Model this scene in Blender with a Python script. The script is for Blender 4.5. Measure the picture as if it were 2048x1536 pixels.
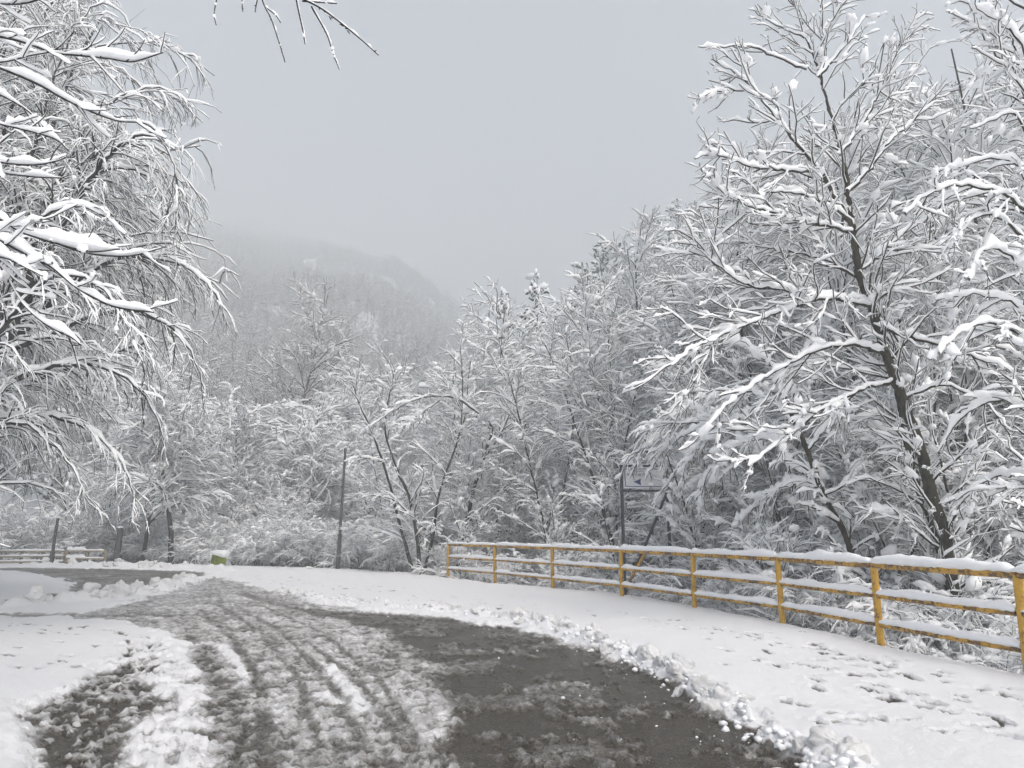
import bpy, bmesh, math, random
import numpy as np
from mathutils import Vector
R = math.radians
SC = bpy.context.scene
for o in list(bpy.data.objects):
    bpy.data.objects.remove(o)
COL = SC.collection

# ------------------------------------------------------------------ camera
FPX, CAMH, PITCH = 1422.0, 1.5, R(11.6)
cam = bpy.data.cameras.new('camera')
cam.sensor_width = 36.0
cam.lens = 36.0 * FPX / 2048.0
cam.clip_start = 0.05
cam.clip_end = 3000.0
camo = bpy.data.objects.new('camera', cam)
COL.objects.link(camo)
camo.location = (0, 0, CAMH)
camo.rotation_euler = (R(90) + PITCH, 0, 0)
SC.camera = camo

# ------------------------------------------------------------------ sky and light
SUN_EL, SUN_AZ = R(52), R(150)          # thin sun far above the cloud, behind the camera to the right
world = bpy.data.worlds.new('World')
SC.world = world
world.use_nodes = True
wn = world.node_tree
wn.nodes.clear()
w_out = wn.nodes.new('ShaderNodeOutputWorld')
w_bg = wn.nodes.new('ShaderNodeBackground')
w_sky = wn.nodes.new('ShaderNodeTexSky')
w_sky.sky_type = 'NISHITA'
w_sky.sun_disc = False
w_sky.sun_elevation = SUN_EL
w_sky.sun_rotation = SUN_AZ
w_sky.air_density = 1.0
w_sky.dust_density = 6.0
w_sky.ozone_density = 1.0
w_hs = wn.nodes.new('ShaderNodeHueSaturation')
w_hs.inputs['Saturation'].default_value = 0.8     # overcast: nearly grey
wn.links.new(w_sky.outputs[0], w_hs.inputs['Color'])
wn.links.new(w_hs.outputs[0], w_bg.inputs['Color'])
w_bg.inputs['Strength'].default_value = 0.13
wn.links.new(w_bg.outputs[0], w_out.inputs['Surface'])
sun = bpy.data.lights.new('sun', 'SUN')
sun.energy = 0.8
sun.angle = R(25)
sun.color = (1.0, 0.985, 0.965)
suno = bpy.data.objects.new('sun', sun)
COL.objects.link(suno)
suno.rotation_euler = (R(90) - SUN_EL, 0, R(180) - SUN_AZ)

SC.view_settings.view_transform = 'Standard'
SC.view_settings.look = 'None'
SC.view_settings.gamma = 1.0
SC.view_settings.use_curve_mapping = False
SC.view_settings.exposure = 0.70
SC.render.engine = 'CYCLES'
SC.cycles.volume_bounces = 2
SC.cycles.max_bounces = 12
SC.cycles.diffuse_bounces = 9
SC.cycles.use_denoising = True
SC.cycles.sample_clamp_indirect = 8.0
HAZE_DENSITY = 0.0052

# ------------------------------------------------------------------ pixel helpers
C0 = np.array([0.0, 0.0, CAMH])
FW = np.array([0, math.cos(PITCH), math.sin(PITCH)])
UPV = np.array([0, -math.sin(PITCH), math.cos(PITCH)])

def ray(px, py):
    return np.array([(px - 1024) / FPX, 0, 0]) + UPV * (768 - py) / FPX + FW

def gnd(px, py, z=0.0):
    d = ray(px, py)
    return C0 + d * (z - CAMH) / d[2]

def at(px, py, Y):
    """the point on the pixel's ray at ground distance Y in front of the camera"""
    d = ray(px, py)
    return C0 + d * Y / d[1]

# ------------------------------------------------------------------ noise
def _hash(ix, iy, seed):
    h = (ix.astype(np.int64) * 374761393 + iy.astype(np.int64) * 668265263 + seed * 974634777) & 0x7fffffff
    h = ((h ^ (h >> 13)) * 1274126177) & 0x7fffffff
    return ((h ^ (h >> 16)) & 0xffff) / 65535.0

def noise2(x, y, seed=0):
    ix, iy = np.floor(x), np.floor(y)
    fx, fy = x - ix, y - iy
    u, v = fx * fx * fx * (fx * (fx * 6 - 15) + 10), fy * fy * fy * (fy * (fy * 6 - 15) + 10)
    def g(a, b):
        t = _hash(ix + a, iy + b, seed) * 2 * math.pi
        return np.cos(t) * (fx - a) + np.sin(t) * (fy - b)
    n0 = g(0, 0) * (1 - u) + g(1, 0) * u
    n1 = g(0, 1) * (1 - u) + g(1, 1) * u
    return (n0 * (1 - v) + n1 * v) * 1.5

def fbm(x, y, f, octs=4, seed=0, gain=0.5):
    a, s = 1.0, 0.0
    for i in range(octs):
        s = s + a * noise2(x * f, y * f, seed + i * 17)
        f *= 2.03
        a *= gain
    return s

def sstep(a, b, x):
    t = np.clip((x - a) / (b - a), 0, 1)
    return t * t * (3 - 2 * t)

def seg_dist(x, y, pts, closed=False):
    """distance to a polyline in plan, and the share of its length where that is"""
    P = [np.asarray(p)[:2] for p in pts]
    n = len(P)
    best = np.full(x.shape, 1e9)
    for i in range(n if closed else n - 1):
        a, b = P[i], P[(i + 1) % n]
        d = b - a
        L = max(d @ d, 1e-9)
        t = np.clip(((x - a[0]) * d[0] + (y - a[1]) * d[1]) / L, 0, 1)
        best = np.minimum(best, np.hypot(x - a[0] - t * d[0], y - a[1] - t * d[1]))
    return best

def poly_sd(x, y, pts):
    """signed distance to a closed outline, positive inside"""
    P = [np.asarray(p)[:2] for p in pts]
    ins = np.zeros(x.shape, bool)
    n = len(P)
    for i in range(n):
        a, b = P[i], P[(i + 1) % n]
        c = (a[1] > y) != (b[1] > y)
        with np.errstate(divide='ignore', invalid='ignore'):
            xx = (b[0] - a[0]) * (y - a[1]) / (b[1] - a[1] + 1e-12) + a[0]
        ins ^= c & (x < xx)
    d = seg_dist(x, y, pts, True)
    return np.where(ins, d, -d)

# ------------------------------------------------------------------ objects
def tag(o, label=None, cat=None, group=None, kind=None):
    if label: o['label'] = label
    if cat: o['category'] = cat
    if group: o['group'] = group
    if kind: o['kind'] = kind
    return o

def empty(name, loc=(0, 0, 0), rz=0.0):
    o = bpy.data.objects.new(name, None)
    o.empty_display_size = 0.3
    COL.objects.link(o)
    o.location = loc
    o.rotation_euler = (0, 0, rz)
    return o

def link(name, me, mat=None, parent=None):
    o = bpy.data.objects.new(name, me)
    COL.objects.link(o)
    if mat is not None:
        for m in (mat if isinstance(mat, (list, tuple)) else [mat]):
            me.materials.append(m)
    if parent is not None:
        o.parent = parent
    return o

class MB:
    """collects quads and triangles (as 4-tuples with a repeat) for one mesh"""
    def __init__(self):
        self.v, self.f, self.m, self.n = [], [], [], 0
    def add(self, v, f, mi=0):
        v = np.asarray(v, float).reshape(-1, 3)
        f = np.asarray(f, np.int64).reshape(-1, 4)
        self.v.append(v)
        self.f.append(f + self.n)
        self.m.append(np.full(len(f), mi, np.int32))
        self.n += len(v)
    def mesh(self, name, smooth=True):
        me = bpy.data.meshes.new(name)
        v = np.concatenate(self.v)
        f = np.concatenate(self.f)
        mi = np.concatenate(self.m)
        tri = f[:, 3] == f[:, 2]
        tot = np.where(tri, 3, 4).astype(np.int32)
        start = np.concatenate(([0], np.cumsum(tot)[:-1])).astype(np.int32)
        keep = np.ones(f.shape, bool)
        keep[tri, 3] = False
        loops = f[keep].astype(np.int32)
        me.vertices.add(len(v))
        me.vertices.foreach_set('co', v.astype(np.float32).ravel())
        me.loops.add(len(loops))
        me.loops.foreach_set('vertex_index', loops)
        me.polygons.add(len(f))
        me.polygons.foreach_set('loop_start', start)
        me.polygons.foreach_set('material_index', mi)
        me.polygons.foreach_set('use_smooth', np.full(len(f), smooth))
        me.update(calc_edges=True)
        return me
    def tris(self):
        return sum(int(np.sum(np.where(f[:, 3] == f[:, 2], 1, 2))) for f in self.f)

def box(mb, c, s, rz=0.0, mi=0):
    x, y, z = [q / 2 for q in s]
    v = np.array([[-x, -y, -z], [x, -y, -z], [x, y, -z], [-x, y, -z], [-x, -y, z], [x, -y, z], [x, y, z], [-x, y, z]])
    cr, sr = math.cos(rz), math.sin(rz)
    v = v @ np.array([[cr, sr, 0], [-sr, cr, 0], [0, 0, 1]]) + np.asarray(c)
    mb.add(v, [[0, 3, 2, 1], [4, 5, 6, 7], [0, 1, 5, 4], [1, 2, 6, 5], [2, 3, 7, 6], [3, 0, 4, 7]], mi)

# ------------------------------------------------------------------ materials
def mat(name):
    m = bpy.data.materials.new(name)
    m.use_nodes = True
    nt = m.node_tree
    b = nt.nodes['Principled BSDF']
    return m, nt, b

def nnode(nt, kind, **kw):
    n = nt.nodes.new(kind)
    for k, v in kw.items():
        setattr(n, k, v)
    return n

def ramp(nt, fac, stops):
    r = nt.nodes.new('ShaderNodeValToRGB')
    el = r.color_ramp.elements
    while len(el) < len(stops):
        el.new(0.5)
    for e, (p, c) in zip(el, stops):
        e.position = p
        e.color = (*c, 1)
    nt.links.new(fac, r.inputs[0])
    return r.outputs[0]

def noisy(name, c0, c1, scale, rough, bump=0.0, bscale=60, spec=0.3, detail=5):
    m, nt, b = mat(name)
    tc = nnode(nt, 'ShaderNodeTexCoord')
    n = nnode(nt, 'ShaderNodeTexNoise')
    n.inputs['Scale'].default_value = scale
    n.inputs['Detail'].default_value = detail
    nt.links.new(tc.outputs['Object'], n.inputs['Vector'])
    nt.links.new(ramp(nt, n.outputs[0], [(0.35, c0), (0.65, c1)]), b.inputs['Base Color'])
    b.inputs['Roughness'].default_value = rough
    b.inputs['Specular IOR Level'].default_value = spec
    if bump:
        n2 = nnode(nt, 'ShaderNodeTexNoise')
        n2.inputs['Scale'].default_value = bscale
        n2.inputs['Detail'].default_value = 4
        nt.links.new(tc.outputs['Object'], n2.inputs['Vector'])
        bp = nnode(nt, 'ShaderNodeBump')
        bp.inputs['Strength'].default_value = bump
        bp.inputs['Distance'].default_value = 0.02
        nt.links.new(n2.outputs[0], bp.inputs['Height'])
        nt.links.new(bp.outputs[0], b.inputs['Normal'])
    return m

M = {}
M['snow'] = noisy('snow', (0.80, 0.82, 0.85), (0.86, 0.87, 0.89), 3, 0.65, 0.25, 70, 0.2)
M['clod'] = noisy('ploughed snow', (0.77, 0.775, 0.775), (0.86, 0.87, 0.88), 2.2, 0.95, 0.8, 24, 0.03)
M['twig_snow'] = noisy('branch snow', (0.88, 0.895, 0.91), (0.91, 0.92, 0.93), 2, 0.7, 0, spec=0.15)
M['bark'] = noisy('dark wet bark', (0.012, 0.011, 0.010), (0.036, 0.031, 0.027), 9, 0.8, 0.6, 40, 0.25)
M['bark_mossy'] = noisy('mossy bark', (0.018, 0.015, 0.011), (0.050, 0.045, 0.028), 7, 0.85, 0.7, 40, 0.2)
M['bark_red'] = noisy('reddish bark', (0.075, 0.050, 0.048), (0.14, 0.10, 0.095), 9, 0.8, 0, spec=0.2)
M['bark_grey'] = noisy('grey bark', (0.020, 0.020, 0.020), (0.055, 0.054, 0.053), 9, 0.8, 0, spec=0.2)
M['needle'] = noisy('pine needles', (0.018, 0.030, 0.024), (0.045, 0.062, 0.045), 4, 0.75, 0, spec=0.2)
M['dead_leaf'] = noisy('dry leaves', (0.10, 0.060, 0.030), (0.19, 0.12, 0.06), 5, 0.8, 0, spec=0.2)
M['pole'] = noisy('grey painted steel', (0.055, 0.058, 0.062), (0.085, 0.088, 0.092), 12, 0.55, 0.1, 80, 0.4)
M['old_wood'] = noisy('weathered wood', (0.24, 0.21, 0.16), (0.40, 0.36, 0.28), 9, 0.85, 0.4, 60, 0.2)
M['sign_white'] = noisy('sign board paint', (0.66, 0.67, 0.69), (0.74, 0.75, 0.77), 6, 0.45, 0, spec=0.4)
M['sign_blue'] = noisy('blue paint', (0.010, 0.030, 0.13), (0.016, 0.045, 0.18), 20, 0.45, 0, spec=0.4)
M['sign_dark'] = noisy('dark blue steel', (0.010, 0.016, 0.030), (0.022, 0.030, 0.048), 20, 0.5, 0.1, 90, 0.4)
M['concrete'] = noisy('grey concrete', (0.16, 0.16, 0.16), (0.26, 0.26, 0.25), 8, 0.9, 0.4, 50, 0.2)

def mossy_block():
    m, nt, b = mat('moss covered concrete')
    tc = nnode(nt, 'ShaderNodeTexCoord')
    n = nnode(nt, 'ShaderNodeTexNoise')
    n.inputs['Scale'].default_value = 6
    n.inputs['Detail'].default_value = 6
    mp = nnode(nt, 'ShaderNodeMapping')
    mp.inputs['Scale'].default_value = (1, 1, 0.35)
    nt.links.new(tc.outputs['Object'], mp.inputs['Vector'])
    nt.links.new(mp.outputs[0], n.inputs['Vector'])
    nt.links.new(ramp(nt, n.outputs[0], [(0.3, (0.075, 0.070, 0.045)), (0.45, (0.11, 0.15, 0.010)), (0.7, (0.20, 0.27, 0.012))]), b.inputs['Base Color'])
    b.inputs['Roughness'].default_value = 0.95
    return m
M['moss'] = mossy_block()

def yellow_paint(name, sh):
    m, nt, b = mat(name)
    tc = nnode(nt, 'ShaderNodeTexCoord')
    n = nnode(nt, 'ShaderNodeTexNoise')
    n.inputs['Scale'].default_value = 3.2
    n.inputs['Detail'].default_value = 9
    n.inputs['Roughness'].default_value = 0.7
    nt.links.new(tc.outputs['Object'], n.inputs['Vector'])
    n2 = nnode(nt, 'ShaderNodeTexNoise')
    n2.inputs['Scale'].default_value = 22
    n2.inputs['Detail'].default_value = 6
    nt.links.new(tc.outputs['Object'], n2.inputs['Vector'])
    ad = nnode(nt, 'ShaderNodeMath', operation='MULTIPLY_ADD')
    nt.links.new(n2.outputs[0], ad.inputs[0])
    ad.inputs[1].default_value = 0.55
    nt.links.new(n.outputs[0], ad.inputs[2])
    col = ramp(nt, ad.outputs[0], [(0.50 + sh, (0.030, 0.020, 0.009)), (0.63 + sh, (0.13, 0.068, 0.012)), (0.69 + sh, (0.44, 0.24, 0.016)), (min(0.95 + sh, 1), (0.58, 0.34, 0.026))])
    nt.links.new(col, b.inputs['Base Color'])
    b.inputs['Roughness'].default_value = 0.5
    bp = nnode(nt, 'ShaderNodeBump')
    bp.inputs['Strength'].default_value = 0.35
    bp.inputs['Distance'].default_value = 0.006
    nt.links.new(ad.outputs[0], bp.inputs['Height'])
    nt.links.new(bp.outputs[0], b.inputs['Normal'])
    return m
M['yellow'] = yellow_paint('yellow paint', 0.0)
M['yellow_worn'] = yellow_paint('chipped rusty yellow paint', 0.095)

def ground_mat():
    """wet asphalt, grey slush and white snow, mixed by how much snow lies there (attribute 'cover')"""
    m, nt, b = mat('road with slush and snow')
    tc = nnode(nt, 'ShaderNodeTexCoord')
    at_ = nnode(nt, 'ShaderNodeAttribute', attribute_name='cover')
    def nz(scale, det, rough=0.6, st=(1, 1, 1)):
        n = nnode(nt, 'ShaderNodeTexNoise')
        n.inputs['Scale'].default_value = scale
        n.inputs['Detail'].default_value = det
        n.inputs['Roughness'].default_value = rough
        mp = nnode(nt, 'ShaderNodeMapping')
        mp.inputs['Scale'].default_value = st
        nt.links.new(tc.outputs['Object'], mp.inputs['Vector'])
        nt.links.new(mp.outputs[0], n.inputs['Vector'])
        return n.outputs[0]
    def math_(op, a, bb, c=None):
        n = nnode(nt, 'ShaderNodeMath', operation=op)
        for i, q in enumerate((a, bb, c)):
            if q is None: continue
            if isinstance(q, (int, float)): n.inputs[i].default_value = q
            else: nt.links.new(q, n.inputs[i])
        return n.outputs[0]
    fine = nz(30, 8, 0.75)
    mid = nz(9, 7, 0.7)
    s = math_('ADD', at_.outputs['Fac'], math_('MULTIPLY', math_('SUBTRACT', fine, 0.5), 0.75))
    s = math_('ADD', s, math_('MULTIPLY', math_('SUBTRACT', mid, 0.5), 0.55))
    grit = nz(75, 6, 0.8)
    asph = ramp(nt, grit, [(0.40, (0.015, 0.012, 0.008)), (0.51, (0.038, 0.031, 0.023)), (0.58, (0.115, 0.098, 0.075)), (0.64, (0.36, 0.35, 0.33))])
    wet = ramp(nt, s, [(0.14, (0.0, 0.0, 0.0)), (0.32, (0.45, 0.45, 0.45)), (0.46, (0.85, 0.85, 0.85)), (0.66, (1, 1, 1))])
    slush = ramp(nt, s, [(0.10, (0.13, 0.122, 0.108)), (0.34, (0.30, 0.295, 0.285)), (0.54, (0.52, 0.52, 0.52)), (0.74, (0.82, 0.83, 0.85))])
    mx = nnode(nt, 'ShaderNodeMix', data_type='RGBA')
    nt.links.new(wet, mx.inputs['Factor'])
    nt.links.new(asph, mx.inputs[6])
    nt.links.new(slush, mx.inputs[7])
    nt.links.new(mx.outputs[2], b.inputs['Base Color'])
    ro = ramp(nt, s, [(0.08, (0.30, 0.30, 0.30)), (0.35, (0.30, 0.30, 0.30)), (0.62, (0.65, 0.65, 0.65))])
    nt.links.new(ro, b.inputs['Roughness'])
    b.inputs['Specular IOR Level'].default_value = 0.32
    bp = nnode(nt, 'ShaderNodeBump')
    bp.inputs['Strength'].default_value = 0.8
    bp.inputs['Distance'].default_value = 0.03
    hh = math_('ADD', math_('MULTIPLY', fine, 0.8), math_('MULTIPLY', grit, 0.12))
    nt.links.new(hh, bp.inputs['Height'])
    nt.links.new(bp.outputs[0], b.inputs['Normal'])
    return m
M['ground'] = ground_mat()

# ------------------------------------------------------------------ terrain
EDGE = [gnd(*p) for p in [(2048, 1372), (1900, 1336), (1700, 1292), (1480, 1241), (1300, 1205), (1140, 1184), (960, 1170), (880, 1160), (820, 1150), (640, 1140), (430, 1134), (200, 1131)]]
PLAT = [np.array([9.0, -12.0]), np.array([6.3, 3.0])] + [np.asarray(e)[:2] for e in EDGE] + [np.array([-24.0, 33.0]), np.array([-60.0, 34.0]), np.array([-60.0, -12.0])]

def terrain(x, y):
    sd = poly_sd(x, y, PLAT)
    out = np.maximum(-sd, 0)
    right = sstep(-10, 2, x)
    z = -(0.5 + 2.0 * right) * sstep(0.0, 4.5, out) + 0.02 * np.clip(sd, 0, 1)
    # wooded slope on the far left and the far right of the valley
    u = x * 250.0 / np.maximum(y, 90) + 5 * fbm(x, y, 0.015, 2, 5)
    prof = np.interp(u, [-200, -120, -75, -39, -13, 10, 30, 60], [1.1, 1.08, 1.0, .87, .67, .45, .22, 0])
    z = z + 0.50 * (np.maximum(y - 70, 0) - np.maximum(y - 410, 0)) * prof
    z = z + 9 * fbm(x, y, .018, 3, 15) * sstep(90, 170, y) * sstep(30, 0, x)
    z = z + 36 * (1 - np.exp(-np.maximum(x + 1, 0) / 22.0)) * sstep(26, 76, y)
    z = z + 16 * sstep(-22, -55, x) * sstep(8, 50, y) * sstep(120, 60, y)
    z = z + np.where(out > 6, 1, 0) * 0.5 * fbm(x, y, 0.11, 3, 9)
    return z

# snow cover and relief of the near ground, from outlines seen in the photograph and laid on the ground
def gp(L): return [gnd(*p) for p in L]
R_EDGE = [(330, 1150), (430, 1156), (480, 1168), (560, 1189), (660, 1217), (760, 1228), (900, 1243), (1040, 1263), (1180, 1304), (1290, 1348), (1400, 1403), (1500, 1470), (1560, 1505), (1640, 1560), (1760, 1680)]
ROAD = gp([(390, 1166)] + R_EDGE[1:] + [(430, 1680), (425, 1536), (415, 1440), (385, 1340), (330, 1280), (240, 1252), (100, 1243), (0, 1241), (-300, 1238), (-300, 1228), (0, 1232), (150, 1231), (215, 1222), (300, 1200)])
DARK = gp([(600, 1222), (760, 1232), (900, 1246), (1040, 1266), (1180, 1307), (1290, 1351), (1400, 1406), (1500, 1473), (1560, 1508), (1640, 1563), (1740, 1680), (925, 1680), (922, 1536), (905, 1450), (885, 1390), (850, 1325), (790, 1280), (700, 1247)])
FAR = gp([(20, 1138), (120, 1139), (260, 1141), (420, 1147), (405, 1158), (345, 1167), (250, 1183), (150, 1203), (60, 1211), (-300, 1216), (-300, 1207), (0, 1207), (95, 1198), (138, 1183), (140, 1172), (110, 1160), (60, 1150), (-40, 1142)])
PUD = gp([(55, 1425), (120, 1395), (190, 1365), (250, 1350), (300, 1380), (312, 1425), (285, 1470), (262, 1536), (250, 1680), (90, 1680), (70, 1536), (95, 1490), (45, 1455)])
TRK = gp([(370, 1270), (420, 1300), (450, 1360), (500, 1430), (535, 1500), (545, 1680), (432, 1680), (428, 1536), (418, 1440), (398, 1340)])
HEAP = gp([(-200, 1400), (0, 1408), (40, 1455), (80, 1485), (70, 1536), (60, 1680), (-200, 1680)])
SLUSH_SNOW = gp([(240, 1300), (330, 1288), (385, 1340), (412, 1440), (425, 1536), (428, 1680), (262, 1680), (275, 1490), (320, 1430), (310, 1370), (200, 1350)])
STREAKS = [(gp([(440, 1300), (470, 1330), (492, 1365)]), 0.055), (gp([(660, 1345), (700, 1395), (735, 1425)]), 0.06), (gp([(525, 1410), (545, 1440)]), 0.06), (gp([(640, 1400), (720, 1430)]), 0.06)]
RUTS = [(gp([(470, 1300), (505, 1350), (522, 1400), (520, 1450), (535, 1536)]), 0.05), (gp([(610, 1290), (690, 1350), (760, 1420), (800, 1500)]), 0.045),
        (gp([(0, 1237), (140, 1238), (300, 1237), (400, 1236)]), 0.10), (gp([(200, 1142), (330, 1148), (410, 1152)]), 0.22), (gp([(100, 1206), (240, 1184), (380, 1158)]), 0.20),
        (gp([(400, 1225), (470, 1290), (520, 1380), (550, 1536), (555, 1660)]), .055), (gp([(470, 1215), (560, 1270), (660, 1370), (740, 1536), (770, 1660)]), .05), (gp([(520, 1215), (640, 1270), (760, 1370), (850, 1536)]), .045), (gp([(430, 1210), (520, 1270), (600, 1370), (640, 1536)]), .04),
        (gp([(480, 1190), (560, 1215), (640, 1235), (720, 1245)]), 0.16)]
BERM_R = gp([(560, 1190), (640, 1208), (720, 1217), (820, 1226), (920, 1236), (1000, 1246), (1080, 1260), (1160, 1285), (1240, 1318), (1320, 1356), (1400, 1392), (1470, 1435), (1530, 1478), (1620, 1535), (1760, 1650)])
BERM_L = gp([(-300, 1223), (0, 1222), (90, 1217), (180, 1210), (270, 1194), (340, 1180), (395, 1166)])
BERM_F = gp([(60, 1136), (180, 1137), (300, 1139), (400, 1142), (455, 1147)])
rs = np.random.RandomState(4)
FEET = []
def trail(pts, n, w):
    P = np.array([np.asarray(p)[:2] for p in pts])
    for i in range(n):
        t = (i + rs.uniform(-.3, .3)) / max(n - 1, 1) * (len(P) - 1)
        k = int(np.clip(math.floor(t), 0, len(P) - 2))
        d = P[k + 1] - P[k]
        c = P[k] + d * (t - k) + rs.normal(0, w, 2)
        FEET.append((c[0], c[1], math.atan2(d[1], d[0]) + rs.normal(0, .25), rs.uniform(.55, .95)))
trail(gp([(1320, 1250), (1420, 1280), (1560, 1330), (1700, 1390), (1900, 1450)]), 26, .22)
trail(gp([(1440, 1275), (1600, 1300), (1760, 1345), (1950, 1420)]), 18, .25)
trail(gp([(1560, 1420), (1640, 1460), (1790, 1470), (1960, 1475)]), 9, .18)
trail(gp([(1250, 1236), (1400, 1262), (1560, 1292), (1700, 1330), (1850, 1380)]), 30, .3)
trail(gp([(1500, 1330), (1640, 1372), (1800, 1420), (2000, 1500)]), 20, .25)
trail(gp([(1620, 1310), (1800, 1350), (2000, 1420)]), 16, .22)
trail(gp([(560, 1168), (700, 1180), (860, 1200), (1000, 1222), (1120, 1242)]), 60, .55)
trail(gp([(480, 1160), (640, 1172), (800, 1186)]), 55, .7)
trail(gp([(200, 1265), (280, 1300), (300, 1345), (240, 1360)]), 12, .15)
trail(gp([(0, 1262), (140, 1282), (260, 1330)]), 16, .25)
trail(gp([(0, 1300), (100, 1340), (180, 1355)]), 9, .2)
trail(gp([(60, 1255), (180, 1268), (320, 1290)]), 14, .22)

def cover_relief(x, y):
    wob = 0.16 * fbm(x, y, 1.3, 4, 3) * np.clip(np.hypot(x, y) / 8, .6, 2.0)
    def inside(poly, soft):
        return sstep(-soft, soft, poly_sd(x, y, poly) + wob)
    n1 = fbm(x, y, 1.1, 5, 21, .6)
    n2 = fbm(x, y, 4.6, 5, 31, .68)
    r = np.hypot(x, y)
    s = np.ones(x.shape)
    m_road = inside(ROAD, 0.14)
    ch = fbm(x, y * .8, 7.5, 4, 41, .62)
    crust = sstep(-.04, .10, ch + .25 * n1)
    bare = sstep(.10, .30, -ch - .3 * n1)
    s = s + (0.45 + 0.11 * crust - .10 * bare + 0.08 * n1 + .08 * n2 - s) * m_road
    m = inside(SLUSH_SNOW, .15)
    s = s + (0.78 + 0.16 * n2 - .34 * sstep(.05, .2, -ch) - s) * m
    m = inside(TRK, .10)
    s = s + (0.20 + 0.24 * sstep(.06, .2, ch) + .08 * n2 - s) * m * .9
    m = inside(FAR, 0.15)
    s = s + (0.24 + 0.12 * n1 + .12 * crust - s) * m
    m = inside(PUD, .16)
    s = s + (0.06 + 0.42 * sstep(.16, .28, ch + .3 * n1) + .12 * np.maximum(n2, 0) - s) * m
    m = inside(DARK, .16)
    s = s + (0.05 + 0.22 * sstep(.12, .3, n1 + .5 * ch) + 0.16 * np.maximum(n2, 0) - s) * m
    for L, w in STREAKS:
        d = seg_dist(x, y, L) + .4 * wob
        s = s + (0.88 + .2 * n2 - s) * sstep(w * 1.6, w * .3, d + .06 * n2) * .85
    for L, w in RUTS:
        d = seg_dist(x, y, L) + .15 * wob
        s = s + (0.20 - s) * sstep(w * 1.4, w * .5, d) * np.clip(.5 + .6 * n1 + .4 * n2, .2, .75)
        mid = sstep(.10, .35, s) * (1 - .8 * sstep(.85, 1, s))
    z = 0.060 * sstep(.66, 1.0, s) + 0.010 * sstep(.1, .6, s) + 0.022 * (1 - 2.2 * np.abs(fbm(x, y, 5.0, 3, 33, .55))) * mid + 0.004 * n1
    z += 0.012 * fbm(x, y, 15, 2, 51) * mid + .016 * crust * mid
    # undisturbed snow rolls gently
    z += 0.025 * fbm(x, y, .5, 3, 61) * sstep(.8, 1, s)
    # trodden snow on the verge beyond the bend
    tro = sstep(19, 23, y) * sstep(-12, -9, x) * sstep(3, 0, x)
    z += tro * 0.03 * fbm(x, y, 3.5, 3, 71)
    s = s - tro * .28 * np.maximum(fbm(x, y, 3.1, 3, 73), 0)
    # ploughed ridges
    for L, h, w in ((BERM_R, .13, .27), (BERM_L, .20, .34), (BERM_F, .20, .5)):
        d = seg_dist(x, y, L)
        b = sstep(w, 0, d + .5 * wob) * (0.55 + .8 * fbm(x, y, 2.6, 4, 81))
        z += h * np.maximum(b, 0)
        s = np.maximum(s, np.where(L is BERM_R, .86, .95) * sstep(.12, .4, b))
    hp = sstep(-.1, .8, poly_sd(x, y, HEAP) + wob)
    z += .22 * hp
    z += .25 * sstep(0.0, 3.0, -x - 4.5 + .0 * y) * sstep(9.5, 7.5, y) * sstep(0, .5, poly_sd(x, y, HEAP))
    for fx, fy, a, k in FEET:
        sel = (np.abs(x - fx) < .35) & (np.abs(y - fy) < .35)
        if not sel.any(): continue
        dx, dy = x[sel] - fx, y[sel] - fy
        u = (dx * math.cos(a) + dy * math.sin(a)) / (.15 * k)
        v = (-dx * math.sin(a) + dy * math.cos(a)) / (.065 * k)
        q = u * u + v * v
        hole = sstep(1.35, .75, q)
        z[sel] -= .045 * hole * k
        z[sel] += .012 * sstep(3.2, 1.8, q) * sstep(.9, 1.6, q)
        s[sel] -= .75 * hole
    # soft edge outside the railing
    return np.clip(s, 0, 1), z, m_road

def polar_ground():
    rr = [2.6]
    while rr[-1] < 46:
        rr.append(rr[-1] + max(.020, rr[-1] * .0062))
    rr = np.array(rr)
    th = np.linspace(R(-43), R(43), 440)
    A, Rr = np.meshgrid(th, rr)
    X, Y = Rr * np.sin(A), Rr * np.cos(A)
    s, z, mr = cover_relief(X, Y)
    T = terrain(X, Y)
    sd_r = np.maximum(poly_sd(X, Y, ROAD), np.maximum(poly_sd(X, Y, FAR), poly_sd(X, Y, PUD)))
    nr, nt = X.shape
    idx = np.arange(nr * nt).reshape(nr, nt)
    q = np.stack([idx[:-1, :-1], idx[:-1, 1:], idx[1:, 1:], idx[1:, :-1]], -1).reshape(-1, 4)
    sq = sd_r.ravel()[q].mean(1)
    out = []
    near = poly_sd(X, Y, PLAT).ravel()[q].mean(1) > -4.0
    for name, sel in (('road', (sq > 0) & near), ('snowy_ground', (sq <= 0) & near)):
        f = q[sel]
        used, inv = np.unique(f, return_inverse=True)
        mb = MB()
        mb.add(np.stack([X.ravel()[used], Y.ravel()[used], (T + z).ravel()[used]], -1), inv.reshape(-1, 4)[:, ::-1])
        me = mb.mesh(name)
        a = me.attributes.new('cover', 'FLOAT', 'POINT')
        a.data.foreach_set('value', s.ravel()[used].astype(np.float32))
        o = link(name, me, M['ground'])
        tag(o, kind='structure')
        out.append(o)
    return out
polar_ground()

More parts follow.
